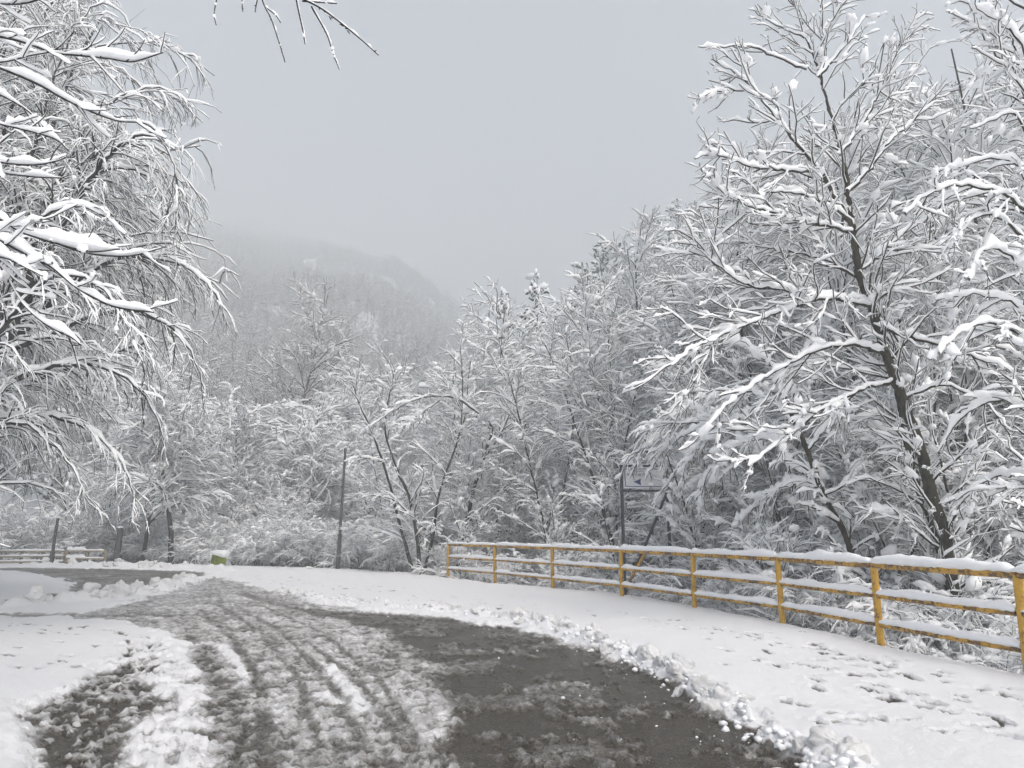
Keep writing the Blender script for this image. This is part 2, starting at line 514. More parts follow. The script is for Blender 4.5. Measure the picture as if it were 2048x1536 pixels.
def far_terrain():
    def axis(lo, hi, n, p):
        t = np.linspace(-1, 1, n)
        return np.sign(t) * np.abs(t) ** p * np.where(t < 0, -lo, hi)
    x = axis(-540, 540, 160, 1.8)
    y = np.concatenate([np.linspace(-60, 46, 54), 46 + np.linspace(0.02, 1, 90) ** 1.6 * 490])
    X, Y = np.meshgrid(x, y)
    rr = np.hypot(X, Y)
    T = terrain(X, Y) - 0.32 * sstep(52, 44, rr) * (np.abs(np.arctan2(X, Y)) < R(52))
    nr, nt = X.shape
    idx = np.arange(nr * nt).reshape(nr, nt)
    q = np.stack([idx[:-1, :-1], idx[:-1, 1:], idx[1:, 1:], idx[1:, :-1]], -1).reshape(-1, 4)
    mb = MB()
    mb.add(np.stack([X, Y, T], -1).reshape(-1, 3), q)
    tag(link('hillside', mb.mesh('hillside'), M['snow']), kind='structure')
far_terrain()

def tz(x, y):
    return float(terrain(np.array([float(x)]), np.array([float(y)]))[0])

# ------------------------------------------------------------------ branches: growing, tubes, lying snow
def nrm(v):
    return v / np.maximum(np.linalg.norm(v, axis=-1, keepdims=True), 1e-9)

def grow(rg, p0, d0, L, k, droop=0.0, wander=0.15, up=0.0):
    """n polylines of k points; droop bends towards the ground along the way, up towards the sky"""
    n = len(p0)
    pts = np.zeros((n, k, 3))
    pts[:, 0] = p0
    d = nrm(d0)
    step = (np.asarray(L) / (k - 1))[:, None]
    for i in range(1, k):
        d = d + rg.normal(0, wander, (n, 3)) / math.sqrt(k - 1)
        d[:, 2] += (up - droop) / (k - 1) * (0.6 + 0.8 * i / (k - 1))
        d = nrm(d)
        pts[:, i] = pts[:, i - 1] + d * step
    return pts

def taper(r0, r1, n, k):
    t = np.linspace(0, 1, k)[None]
    r0 = np.broadcast_to(np.asarray(r0, float), (n,))[:, None]
    r1 = np.broadcast_to(np.asarray(r1, float), (n,))[:, None]
    return r0 + (r1 - r0) * t ** 0.85

def sprout(rg, pts, rad, per, t0, t1, a0, a1, lf, flat=0.6, lmin=0.0, mean_len=None):
    """starting points, directions, lengths and radii of side shoots"""
    n, k, _ = pts.shape
    L = np.linalg.norm(np.diff(pts, axis=1), axis=2).sum(1)
    cnt = rg.poisson(np.clip(per * L, 0, 60)) if mean_len is None else np.maximum(1, np.round(per * L / mean_len)).astype(int)
    src = np.repeat(np.arange(n), cnt)
    m = len(src)
    t = t0 + (t1 - t0) * rg.rand(m)
    u = t * (k - 1)
    i = np.minimum(u.astype(int), k - 2)
    f = (u - i)[:, None]
    p = pts[src, i] * (1 - f) + pts[src, i + 1] * f
    T = nrm(pts[src, i + 1] - pts[src, i])
    q = rg.normal(size=(m, 3))
    q[:, 2] *= flat
    q = nrm(q - (q * T).sum(1, keepdims=True) * T)
    a = rg.uniform(a0, a1, m)[:, None]
    d = np.cos(a) * T + np.sin(a) * q
    r = rad[src, i] * (1 - f[:, 0]) + rad[src, i + 1] * f[:, 0]
    ln = np.maximum(L[src] * lf * (1 - .65 * t) * rg.uniform(.55, 1.3, m), lmin)
    return p, d, ln, r

def frames(pts):
    T = np.zeros_like(pts)
    T[:, 1:-1] = pts[:, 2:] - pts[:, :-2]
    T[:, 0] = pts[:, 1] - pts[:, 0]
    T[:, -1] = pts[:, -1] - pts[:, -2]
    T = nrm(T)
    z = np.array([0, 0, 1.0])
    S = np.cross(T, z)
    ln = np.linalg.norm(S, axis=-1, keepdims=True)
    S = np.where(ln > 1e-3, S / np.maximum(ln, 1e-6), np.array([1.0, 0, 0]))
    U = np.cross(S, T)
    return T, S, U

def quads(n, k, s, base=0):
    ring = np.arange(n * k * s).reshape(n, k, s)
    a = ring[:, :-1]
    b = ring[:, 1:]
    return np.stack([a, np.roll(a, -1, 2), np.roll(b, -1, 2), b], -1).reshape(-1, 4)

def tubes(mb, pts, rad, sides, mi=0):
    n, k, _ = pts.shape
    T, S, U = frames(pts)
    # keep frames from twisting on near vertical stems
    an = np.arange(sides) * 2 * math.pi / sides + .4
    v = pts[:, :, None] + rad[:, :, None, None] * (np.cos(an)[None, None, :, None] * S[:, :, None] + np.sin(an)[None, None, :, None] * U[:, :, None])
    mb.add(v.reshape(-1, 3), quads(n, k, sides), mi)

PROF = {4: [(-.95, -.05), (.95, -.05), (.55, .95), (-.55, .95)],
        5: [(-.9, 0), (.9, 0), (.85, .6), (0, 1.02), (-.85, .6)],
        8: [(-.75, -.1), (0, -.05), (.75, -.1), (1.0, .3), (.72, .8), (0, 1.0), (-.72, .8), (-1.0, .3)]}

def snow_on(mb, rg, pts, rad, w0, h0, sides=4, vary=.5, mi=0, thr=.25, gap=.0, pw=1.3, sub=1):
    """a ridge of snow lying along each branch, thick where it runs level, thin where it climbs"""
    T, S, U = frames(pts)
    hz = np.sqrt(np.maximum(1 - T[..., 2] ** 2, 0))
    keep = (hz.mean(1) > thr) & (rg.rand(len(pts)) > gap)
    pts, rad, T, S, U, hz = pts[keep], rad[keep], T[keep], S[keep], U[keep], hz[keep]
    n, k, _ = pts.shape
    if n == 0: return
    q = np.exp(rg.normal(0, vary, (n, k)) + rg.normal(0, .35, (n, 1)))
    q = np.clip(q, .10, 2.4)
    e = np.ones(k); e[0] = .9; e[-1] = .5
    w = (rad * .8 * np.minimum(1, hz * 1.4) + w0 * q ** .6 * hz) * e
    h = (rad * .4 * hz + h0 * q * hz ** pw) * e
    pr = np.array(PROF[sides])
    base = rad * .65
    v = pts[:, :, None] + S[:, :, None] * (w[:, :, None] * pr[:, 0])[..., None] + U[:, :, None] * (base[:, :, None] + h[:, :, None] * pr[:, 1])[..., None]
    if sides == 8:
        v = v + nrm(rg.normal(size=v.shape)) * (h * .07)[:, :, None, None]
    mb.add(v.reshape(-1, 3), quads(n, k, sides), mi)

_bl = bmesh.new()
bmesh.ops.create_icosphere(_bl, subdivisions=1, radius=1)
ICO_V = np.array([v.co[:] for v in _bl.verts])
ICO_F = np.array([[q.index for q in f.verts] + [f.verts[2].index] for f in _bl.faces])
_bl.free()
_bl = bmesh.new()
bmesh.ops.create_icosphere(_bl, subdivisions=2, radius=1)
ICO2_V = np.array([v.co[:] for v in _bl.verts])
ICO2_F = np.array([[q.index for q in f.verts] + [f.verts[2].index] for f in _bl.faces])
_bl.free()

def clumps(mb, rg, pts, n, r0, r1, stretch=1.5, mi=0, fine=False, drop=.5):
    """lumps of snow caught on the branches, hanging a little over them"""
    if n <= 0: return
    V, F = (ICO2_V, ICO2_F) if fine else (ICO_V, ICO_F)
    i = rg.randint(0, len(pts), n)
    k = rg.randint(1, max(pts.shape[1] - 1, 2), n)
    c = pts[i, k]
    d = nrm(pts[i, k] - pts[i, k - 1])
    r = rg.uniform(r0, r1, n) * rg.uniform(.6, 1.2, n)
    dd = np.repeat(V[None], n, 0) * (1 + .22 * rg.normal(size=(n, len(V), 1)))
    along = (dd * d[:, None]).sum(2, keepdims=True)
    v = dd + d[:, None] * along * rg.uniform(0, stretch, (n, 1, 1))
    v[:, :, 2] *= .75
    v = v * r[:, None, None] + c[:, None] + np.array([0, 0, .35]) * r[:, None, None]
    f = (F[None] + (np.arange(n) * len(V))[:, None, None]).reshape(-1, 4)
    mb.add(v.reshape(-1, 3), f, mi)

def resample(p, step):
    p = np.asarray(p, float)
    # catmull-rom through the traced points, then even steps
    out = []
    e = np.vstack([2 * p[0] - p[1], p, 2 * p[-1] - p[-2]])
    for i in range(1, len(e) - 2):
        a, b, c, d = e[i - 1:i + 3]
        for t in np.linspace(0, 1, 12, endpoint=False):
            out.append(.5 * ((2 * b) + (-a + c) * t + (2 * a - 5 * b + 4 * c - d) * t * t + (-a + 3 * b - 3 * c + d) * t ** 3))
    out.append(p[-1])
    out = np.array(out)
    s = np.concatenate([[0], np.cumsum(np.linalg.norm(np.diff(out, axis=0), axis=1))])
    n = max(3, int(s[-1] / step) + 1)
    u = np.linspace(0, s[-1], n)
    return np.stack([np.interp(u, s, out[:, j]) for j in range(3)], -1)

def finish(name, label, cat, meshes, loc, group=None):
    """meshes: list of (part name, MB or mesh, material)"""
    t = empty(name, loc)
    tag(t, label, cat, group)
    for pn, mb, m in meshes:
        if isinstance(mb, MB):
            if not mb.v: continue
            mb = mb.mesh(pn)
        link(pn, mb, m, t)
    return t

TRI = [0]
def make_tree(name, seed, stems, height, spread, stem_r, limbs=9, lf=.42, la=(.5, 1.1), ldroop=.2, sub=7.0, twig=9.0, twl=.8, droop=.3, bark='bark',
              sw=.020, sh=.029, nclump=220, first=.25, fan=.35, tw_r=.0070, sub_lf=.55, flat=.75):
    """a bare snow-laden tree or shrub: stems, limbs, side branches, twigs, all with snow on them"""
    rg = np.random.RandomState(seed)
    a = np.arange(stems) * 2.399 + rg.rand() * 6
    tilt = (fan * (.35 + .65 * rg.rand(stems))) if stems > 1 else np.array([.06])
    d0 = np.stack([np.sin(tilt) * np.cos(a), np.sin(tilt) * np.sin(a), np.cos(tilt)], -1)
    p0 = np.stack([np.cos(a), np.sin(a), np.zeros(stems)], -1) * (.12 if stems > 1 else 0)
    p0[:, 2] = -.3
    L = (height + .3) * rg.uniform(.78, 1.0, stems) / np.cos(tilt) ** .5
    L[0] = height + .3
    S = grow(rg, p0, d0, L, 11, 0.1, .20)
    Sr = taper(stem_r * rg.uniform(.7, 1.1, stems), stem_r * .12, stems, 11)
    p, d, l, r = sprout(rg, S, Sr, limbs, first, .97, la[0], la[1], lf, flat, .3, mean_len=height)
    l = np.minimum(l, spread)
    B = grow(rg, p, d, l, 7, ldroop, .30)
    Br = taper(np.clip(r * .55, tw_r * 1.3, stem_r * .6), tw_r, len(B), 7)
    p, d, l, r = sprout(rg, B, Br, sub, .12, 1.0, .4, 1.0, sub_lf, flat, .22)
    C = grow(rg, p, d, l, 5, ldroop * 1.3, .30)
    Cr = taper(np.clip(r * .7, tw_r, .02), tw_r * .8, len(C), 5)
    p, d, l, r = sprout(rg, C, Cr, twig * 1.2, .08, 1.0, .3, .8, 1.0, flat, .35)
    D = grow(rg, p, d, np.clip(l, .32, twl), 3, droop, .32)
    Dr = taper(tw_r * .55, tw_r * .38, len(D), 3)
    p, d, l, r = sprout(rg, B, Br, twig * .9, .1, 1.0, .4, 1.1, .35, flat, .25)
    E = grow(rg, p, d, np.clip(l, .35, twl), 3, droop, .32)
    Er = taper(tw_r * .55, tw_r * .38, len(E), 3)
    tr, cr, sn = MB(), MB(), MB()
    tubes(tr, S, Sr, 7)
    tubes(cr, B, Br, 4)
    tubes(cr, C, Cr, 3)
    tubes(cr, D, Dr, 3)
    tubes(cr, E, Er, 3)
    snow_on(sn, rg, S, Sr * .6, sw * .9, sh * 1.0, 5, thr=.3, pw=2)
    snow_on(sn, rg, B, Br, sw * 1.7, sh * 1.8, 5)
    snow_on(sn, rg, C, Cr, sw * 1.2, sh * 1.25, 4, .6)
    snow_on(sn, rg, D, Dr, sw * .62, sh * .74, 4, .45)
    snow_on(sn, rg, E, Er, sw * .62, sh * .74, 4, .45)
    clumps(sn, rg, B, nclump // 2, .05, .12, 1.3)
    clumps(sn, rg, C, nclump // 2, .04, .10, 1.6)
    TRI[0] += tr.tris() + cr.tris() + sn.tris()
    return dict(name=name, h=height, parts=[('trunk', tr.mesh(name + '_trunk'), M[bark]), ('crown', cr.mesh(name + '_crown'), M[bark]), ('snow', sn.mesh(name + '_snow'), M['twig_snow'])], used=False)

for mname in ():
    pass

def place(proto, x, y, top=None, s=None, rz=0.0, label='', cat='tree', group=None, name=None, sx=1.0):
    z = tz(x, y)
    if s is None:
        s = (top - z) / proto['h']
    t = empty(name or proto['name'], (x, y, z), rz)
    t.scale = (s * sx, s * sx, s)
    tag(t, label, cat, group)
    for pn, me, m in proto['parts']:
        if not me.materials:
            me.materials.append(m)
        link(pn, me, None, t)
    return t

def top_z(px, py, Y):
    return float(at(px, py, Y)[2])

# ------------------------------------------------------------------ prototypes
P = {}
P['shrub_a'] = make_tree('shrub', 11, 10, 3.0, 1.6, .020, limbs=9, lf=.5, ldroop=.25, fan=.55, sub=5.5, twig=5.5, droop=.3, nclump=220)
P['shrub_b'] = make_tree('shrub', 12, 8, 2.8, 1.7, .022, limbs=9, lf=.55, ldroop=.45, fan=.7, sub=5.5, twig=5.5, droop=.4, nclump=240, sw=.018, sh=.027)
P['thick_a'] = make_tree('thicket_tree', 21, 4, 6.5, 2.4, .062, limbs=17, lf=.36, ldroop=.10, fan=.38, sub=4.6, twig=4.6, droop=.2, nclump=420, first=.12)
P['thick_b'] = make_tree('thicket_tree', 22, 3, 6.5, 2.8, .068, limbs=20, lf=.42, ldroop=.35, fan=.5, sub=4.6, twig=4.4, droop=.4, nclump=420, first=.12, sw=.018, sh=.027)
P['thick_c'] = make_tree('thicket_tree', 23, 3, 7.0, 2.6, .068, limbs=22, lf=.36, la=(.35, .8), ldroop=-.05, fan=.3, sub=4.4, twig=4.6, droop=.1, nclump=420, first=.12)
P['tall_a'] = make_tree('tall_thicket_tree', 24, 3, 11.0, 3.4, .085, limbs=34, lf=.30, la=(.45, .95), ldroop=.05, fan=.30, sub=3.6, twig=4.0, droop=.15, nclump=500, first=.15, sw=.022, sh=.033, tw_r=.0075)
P['tall_b'] = make_tree('tall_thicket_tree', 25, 2, 11.5, 3.8, .10, limbs=42, lf=.34, la=(.5, 1.05), ldroop=.25, fan=.26, sub=3.4, twig=3.8, droop=.3, nclump=500, first=.15, sw=.024, sh=.036, tw_r=.0075)
P['round'] = make_tree('round_tree', 31, 1, 8.0, 3.4, .12, limbs=46, lf=.46, la=(.6, 1.2), ldroop=.25, sub=3.6, twig=3.8, droop=.35, nclump=420, first=.28, sw=.034, sh=.046, tw_r=.011, bark='bark_grey')
P['red'] = make_tree('reddish_tree', 32, 1, 11.0, 4.2, .14, limbs=62, lf=.40, la=(.5, 1.1), ldroop=.15, sub=3.4, twig=3.8, droop=.2, nclump=200, first=.25, sw=.016, sh=.020, tw_r=.013, bark='bark_red', twl=.9)
P['weep'] = make_tree('weeping_birch', 33, 1, 10.0, 3.6, .13, limbs=50, lf=.42, la=(.5, 1.0), ldroop=.9, sub=4.8, twig=4.4, droop=1.0, nclump=120, first=.25, sw=.015, sh=.019, tw_r=.0075, bark='bark_grey', twl=1.0)

def make_conifer(name, seed, height, base_w, whorls, per, pine=False, detail=1.0):
    rg = np.random.RandomState(seed)
    S = grow(rg, np.array([[0, 0, -.4]]), np.array([[0, 0, 1.0]]), np.array([height + .4]), 12, 0, .05)
    Sr = taper(height * .013, .015, 1, 12)
    t = np.repeat(np.linspace(.12 if not pine else .3, .985, whorls), per)
    t = np.clip(t + rg.normal(0, .35 / whorls, len(t)), .1, .99)
    n = len(t)
    az = rg.rand(n) * 2 * math.pi
    ln = base_w * ((1 - t) ** .75 if not pine else (1 - t) ** .5 * rg.uniform(.6, 1.2, n)) * rg.uniform(.75, 1.15, n) + .15
    p = np.stack([np.zeros(n), np.zeros(n), t * height], -1)
    elev = (-.15 + .75 * t) if not pine else (.1 + .6 * t)
    d = np.stack([np.cos(az) * np.cos(elev), np.sin(az) * np.cos(elev), np.sin(elev)], -1)
    B = grow(rg, p, d, ln, 6, .35 if not pine else -.25, .15)
    Br = taper(.022, .008, n, 6)
    q, d2, l2, _ = sprout(rg, B, Br, 7 * detail, .15, 1.0, .5, 1.0, .36, .35 if not pine else .8, .22)
    C = grow(rg, q, d2, np.clip(l2, .2, .9), 4, .35 if not pine else -.1, .2)
    Cr = np.stack([np.full(len(C), a) for a in (.03, .062, .055, .012)], -1)
    q, d2, l2, _ = sprout(rg, C, Cr, 5 * detail, .3, 1.0, .4, .9, .6, .6, .14)
    D = grow(rg, q, d2, np.clip(l2, .12, .35), 3, .3, .2)
    Dr = np.stack([np.full(len(D), a) for a in (.025, .045, .01)], -1)
    tr, cr, sn = MB(), MB(), MB()
    tubes(tr, S, Sr, 7)
    tubes(tr, B, Br, 3)
    tubes(cr, C, Cr, 4)
    tubes(cr, D, Dr, 3)
    snow_on(sn, rg, B, Br * 1.5, .035, .045, 4)
    snow_on(sn, rg, C, Cr * .9, .045, .085, 4, .5, gap=.08)
    snow_on(sn, rg, D, Dr * .9, .035, .06, 4, .5, gap=.1)
    clumps(sn, rg, C, int(len(C) * .4), .06, .15, 1.2)
    return dict(name=name, h=height, parts=[('trunk', tr.mesh(name + '_trunk'), M['bark']), ('crown', cr.mesh(name + '_crown'), M['needle']), ('snow', sn.mesh(name + '_snow'), M['twig_snow'])])
P['spruce'] = make_conifer('spruce_tree', 41, 12.0, 2.6, 28, 6, detail=.6)
P['pine_a'] = make_conifer('pine_tree', 42, 12.0, 2.8, 20, 5, pine=True, detail=.65)
P['pine_b'] = make_conifer('pine_tree', 43, 11.0, 3.2, 18, 5, pine=True, detail=.65)

# ------------------------------------------------------------------ railing along the verge
POSTS = [(-2.01, 23.1), (-.48, 20.95), (1.03, 18.6), (2.42, 16.25), (3.43, 13.93), (4.29, 11.8), (4.77, 9.68), (5.22, 7.62), (5.55, 5.4)]
RAIL_H = 1.05
def rail_bar(parent, name, a, b, r, snow_w, snow_h, seed):
    rg = np.random.RandomState(seed)
    a, b = np.asarray(a, float), np.asarray(b, float)
    L = np.linalg.norm(b - a)
    mb = MB()
    k = 6
    pts = (a + (b - a) * np.linspace(0, 1, k)[:, None])[None]
    pts[:, 1:-1, 2] -= .006
    c = pts.mean((0, 1))
    tubes(mb, pts - c, np.full((1, k), r), 14)
    o = link(name, mb.mesh(name), M['yellow_worn'], parent)
    o.location = c
    # snow lying on it
    n = max(6, int(L / .045))
    t = np.linspace(.0, 1.0, n)
    ps = a + (b - a) * t[:, None]
    s = np.arange(n) * L / n
    T = nrm((b - a)[None])[0]
    S = nrm(np.cross(T, [0, 0, 1.0])[None])[0]
    prof = np.array([(-.62, -.05), (0, .05), (.62, -.05), (.98, .22), (.98, .55), (.62, .90), (0, 1.0), (-.62, .90), (-.98, .55), (-.98, .22)])
    hvar = snow_h * (1 + .42 * noise2(s * 2.2 + seed * 7.3, s * 0 + .5, seed) + .12 * noise2(s * 9, s * 0 + .3, seed + 3))
    wvar = snow_w * (1 + .12 * noise2(s * 3.2 + 9, s * 0 + .5, seed + 1))
    e = np.minimum(1, np.minimum(np.arange(n), np.arange(n)[::-1]) / 2.5 * .6 + .4)
    v = ps[:, None] + S * (prof[:, 0] * (wvar * e ** .3)[:, None])[..., None] + np.array([0, 0, 1]) * (r * .55 + prof[:, 1] * (hvar * e)[:, None])[..., None]
    v = v + rg.normal(0, .0035, v.shape)
    m2 = MB()
    f = quads(1, n, len(prof))
    m2.add((v - c).reshape(-1, 3), f)
    for i0 in (0, (n - 1) * len(prof)):                       # close the ends
        cc = v.reshape(-1, 3)[i0:i0 + len(prof)].mean(0) - c
        base = m2.n
        ring = v.reshape(-1, 3)[i0:i0 + len(prof)] - c
        m2.add(np.vstack([ring, cc]), [[j, (j + 1) % len(prof), len(prof), len(prof)] for j in range(len(prof))])
    link('snow', m2.mesh('rail_snow'), M['snow'], o)
    return o

def railing():
    t = empty('railing', (POSTS[0][0], POSTS[0][1], 0))
    tag(t, 'yellow painted pipe railing with three snow-capped rails along the snowy verge', 'railing')
    base = np.array([POSTS[0][0], POSTS[0][1], 0])
    pm = MB()
    k = 8
    zz = np.linspace(-.25, RAIL_H - .02, k)
    tubes(pm, np.stack([np.zeros(k), np.zeros(k), zz], -1)[None], np.full((1, k), .046), 16)
    pme = pm.mesh('post')
    pme.materials.append(M['yellow'])
    for i, (x, y) in enumerate(POSTS):
        o = link('post', pme, None, t)
        o.location = (x - base[0], y - base[1], 0)
        o.rotation_euler = (random.Random(i).uniform(-.02, .02), random.Random(i + 50).uniform(-.015, .015), i * 1.3)
    for i in range(len(POSTS) - 1):
        a, b = np.array([*POSTS[i], 0.0]) - base, np.array([*POSTS[i + 1], 0.0]) - base
        near = i / 7.0
        rail_bar(t, 'top_rail', a + [0, 0, RAIL_H], b + [0, 0, RAIL_H], .042, .052 + .012 * near, .070 + .055 * near, 100 + i)
        u = (b - a) / np.linalg.norm(b - a)
        for j, hgt in enumerate((.66, .30)):
            rail_bar(t, 'middle_rail' if j == 0 else 'lower_rail', a + u * .04 + [0, 0, hgt], b - u * .04 + [0, 0, hgt], .032, .048, .082, 200 + i * 2 + j)
    # slanted stay behind the fourth post
    br = MB()
    a = np.array([3.02, 16.9, 1.0]) - base
    b = np.array([2.85, 17.3, -.55]) - base
    a, b = at(1291, 1103, 16.5) - base, at(1254, 1172, 17.0) - base
    tubes(br, np.array([[a, (a + b) / 2, b]]), np.full((1, 3), .03), 10)
    link('brace', br.mesh('brace'), M['yellow'], t)
railing()

# ------------------------------------------------------------------ lamp posts
def lamp_post(base, top, label, r=.085):
    base, top = np.asarray(base, float), np.asarray(top, float)
    t = empty('lamp_post', base)
    tag(t, label, 'lamp post', 'lamp posts along the road')
    d = top - base
    L = np.linalg.norm(d)
    u = d / L
    def seg(name, a, b, r0, r1, sides=14):
        mb = MB()
        tubes(mb, np.array([[u * L * a, u * L * (a + b) / 2, u * L * b]]), np.array([[r0, (r0 + r1) / 2, r1]]), sides)
        return link(name, mb.mesh(name), M['pole'], t)
    seg('lower_pole', -.05, .285, r, r * .92)
    seg('collar', .278, .292, r * 1.08, r * 1.0)
    seg('upper_pole', .285, 1.0, r * .66, r * .52)
    dr = seg('access_door', .05, .12, r * 1.03, r * 1.03, 14)
    sn = MB()
    rg = np.random.RandomState(3)
    for q, k in ((1.0, .75),):
        v = ICO2_V * np.array([r * k, r * k, .05]) + u * L * q
        sn.add(v, ICO2_F)
    link('snow', sn.mesh('snow'), M['snow'], t)
    return t
lamp_post(gnd(675, 1143), at(691, 895, 27.3), 'grey steel lamp post rising from the snow beside the snowy thicket')
lamp_post(gnd(101, 1133), at(116, 1035, 30.6), 'leaning grey lamp post in front of the low snowy wooden fence', r=.10)

# ------------------------------------------------------------------ mossy block, fences, gate post
def rough_box(sx, sy, sz, seed, j=.012, bev=.03):
    bm = bmesh.new()
    bmesh.ops.create_cube(bm, size=1)
    bmesh.ops.scale(bm, vec=(sx, sy, sz), verts=bm.verts)
    bmesh.ops.bevel(bm, geom=bm.edges[:], offset=bev, segments=2, affect='EDGES')
    bmesh.ops.subdivide_edges(bm, edges=[e for e in bm.edges if e.calc_length() > .12], cuts=3, use_grid_fill=True)
    rg = random.Random(seed)
    for v in bm.verts:
        v.co += Vector((rg.uniform(-j, j), rg.uniform(-j, j), rg.uniform(-j, j)))
    me = bpy.data.meshes.new('block')
    bm.to_mesh(me)
    bm.free()
    for p in me.polygons: p.use_smooth = True
    return me

g = gnd(436, 1142)
t = empty('bollard', (g[0], g[1], 0))
tag(t, 'squat mossy green concrete block with a cap of snow at the road bend', 'bollard')
o = link('block', rough_box(.46, .42, .62, 3), M['moss'], t)
o.location = (0, 0, .32)
o.rotation_euler = (0, .03, .25)
sn = MB()
v = ICO2_V.copy()
v = np.sign(v) * np.abs(v) ** .6
v = v * np.array([.33, .29, .10]) + np.array([.02, 0, .665])
v[:, 0] += np.where(v[:, 2] < .62, .02, 0)
v[(v[:, 0] > .12) & (v[:, 2] < .66), 2] -= .09
sn.add(v, ICO2_F)
link('snow_cap', sn.mesh('snow_cap'), M['snow'], t)

def wooden_fence(px0, px1, Y, n, label, mat_, h=.62, rails=(.16, .38, .60), off=0.0):
    a, b = at(px0, 1135, Y), at(px1, 1135, Y)
    a[2] = b[2] = 0.0
    t = empty('wooden_fence', (a[0], a[1], off))
    tag(t, label, 'fence', 'low wooden fences at the end of the road')
    d = b - a
    rz = math.atan2(d[1], d[0])
    L = np.linalg.norm(d)
    pm = rough_box(.11, .11, h + .3, 9, .006, .015)
    pm.materials.append(M[mat_])
    for i in range(n):
        o = link('post', pm, None, t)
        o.location = Vector(d * i / (n - 1)) + Vector((0, 0, h / 2 - .12))
        o.rotation_euler = (0, 0, rz)
    for i in range(n - 1):
        for hh in rails:
            p = a * 0 + d * i / (n - 1)
            q = d * (i + 1) / (n - 1)
            pts = np.stack([p, (p + q) / 2, q])[None] + np.array([0, -.07, hh])
            mb = MB()
            tubes(mb, pts, np.full((1, 3), .045), 8)
            o = link('rail', mb.mesh('rail'), M[mat_], t)
            s2 = MB()
            pts2 = resample(pts[0], .1)[None]
            snow_on(s2, np.random.RandomState(i), pts2, np.full(pts2.shape[:2], .045), .02, .06, 5, .2)
            link('snow', s2.mesh('snow'), M['snow'], o)
    return t
wooden_fence(-90, 127, 31.4, 6, 'long low wooden fence buried in snow by the leaning lamp post', 'old_wood')
wooden_fence(133, 208, 31.0, 3, 'short bare wooden fence between the leaning lamp post and the dark pillar', 'old_wood', .66, (.30, .62))
t = empty('gate_pillar', at(232, 1133, 31.0) * [1, 1, 0])
tag(t, 'tall narrow dark grey pillar standing among trunks at the end of the road', 'pillar')
o = link('shaft', rough_box(.20, .20, 1.7, 5, .008, .02), M['pole'], t)
o.location = (0, 0, .75)
v = ICO2_V * np.array([.13, .13, .06]) + np.array([0, 0, 1.61])
sn = MB(); sn.add(v, ICO2_F)
link('snow_cap', sn.mesh('snow_cap'), M['snow'], t)

# ------------------------------------------------------------------ direction sign
def sign():
    Y = 18.0
    b = at(1246, 1100, Y)
    zt = at(1243, 932, Y)[2]
    zb = at(1243, 979, Y)[2]
    x0 = at(1243, 950, Y)[0]
    x1 = at(1334, 950, Y)[0]
    t = empty('direction_sign', (x0, Y, -2.2))
    tag(t, 'white direction sign with blue border and arrow, half hidden by snowy branches', 'sign')
    def bx(name, c, s, m, par=None):
        mb = MB(); box(mb, (0, 0, 0), s)
        o = link(name, mb.mesh(name, False), M[m], par or t)
        o.location = c
        return o
    zo = 2.2
    w, h = x1 - x0, zt - zb
    for xx in (0, w):
        bx('post', (xx, .03, (zt + zo + .02) / 2), (.075, .06, zt + zo + .02), 'sign_dark')
    bx('top_bar', (w / 2, 0.03, zt + zo), (w - .078, .05, .05), 'sign_dark')
    bx('bottom_bar', (w / 2, 0.03, zb + zo - .03), (w - .078, .05, .05), 'sign_dark')
    pan = bx('board', (w / 2, 0, (zt + zb) / 2 + zo), (w - .085, .02, h - .06), 'sign_white')
    W2, H2 = w - .085, h - .06
    for nm, c, s in (('border', (0, -.013, H2 / 2 - .045), (W2 - .09, .004, .018)), ('border', (0, -.013, -H2 / 2 + .045), (W2 - .09, .004, .018)),
                     ('border', (-W2 / 2 + .045, -.0135, 0), (.018, .004, H2 - .09)), ('border', (W2 / 2 - .045, -.0135, 0), (.018, .004, H2 - .09))):
        bx(nm, c, s, 'sign_blue', pan)
    ar = MB()
    ax = at(1267, 967, Y)[0] - x0 - w / 2
    aw = .19
    az = -H2 * .20
    tri = np.array([[ax, 0, az], [ax + aw, 0, az + .085], [ax + aw, 0, az - .085], [ax + aw * .92, 0, az]])
    v = np.vstack([tri + [0, -.0125, 0], tri + [0, -.016, 0]])
    ar.add(v, [[4, 7, 5, 5], [4, 6, 7, 7], [0, 1, 5, 4], [0, 4, 6, 2]])
    link('arrow', ar.mesh('arrow', False), M['sign_blue'], pan)
    def text(s, x, z, size, m):
        cu = bpy.data.curves.new('lettering', 'FONT')
        cu.body = s
        cu.size = size
        cu.extrude = .002
        tmp = bpy.data.objects.new('tmp', cu)
        COL.objects.link(tmp)
        dg = bpy.context.evaluated_depsgraph_get()
        me = bpy.data.meshes.new_from_object(tmp.evaluated_get(dg))
        bpy.data.objects.remove(tmp)
        o = link('lettering', me, M[m], pan)
        o.location = (x, -.014, z)
        o.rotation_euler = (R(90), 0, 0)
        o.scale = (.8, 1, 1)
    text('PERIV', -W2 / 2 + .085, .035, .105, 'sign_dark')
    text('NI TE', -W2 / 2 + .36, .035, .105, 'sign_dark')
    text('35', -W2 / 2 + .145, .16, .10, 'sign_dark')
    bx('thin_line', (-W2 / 2 + .40, -.013, .165), (.26, .004, .012), 'sign_dark', pan)
    mb = MB()
    a, b_ = np.array(at(1290, 1092, Y + .5)) - [x0, Y, -2.2], np.array(at(1334, 985, Y + .05)) - [x0, Y, -2.2]
    b0 = a + (a - b_) * .9
    tubes(mb, np.array([[b0, a, b_]]), np.full((1, 3), .035), 8)
    link('stay', mb.mesh('stay'), M['sign_dark'], t)
sign()

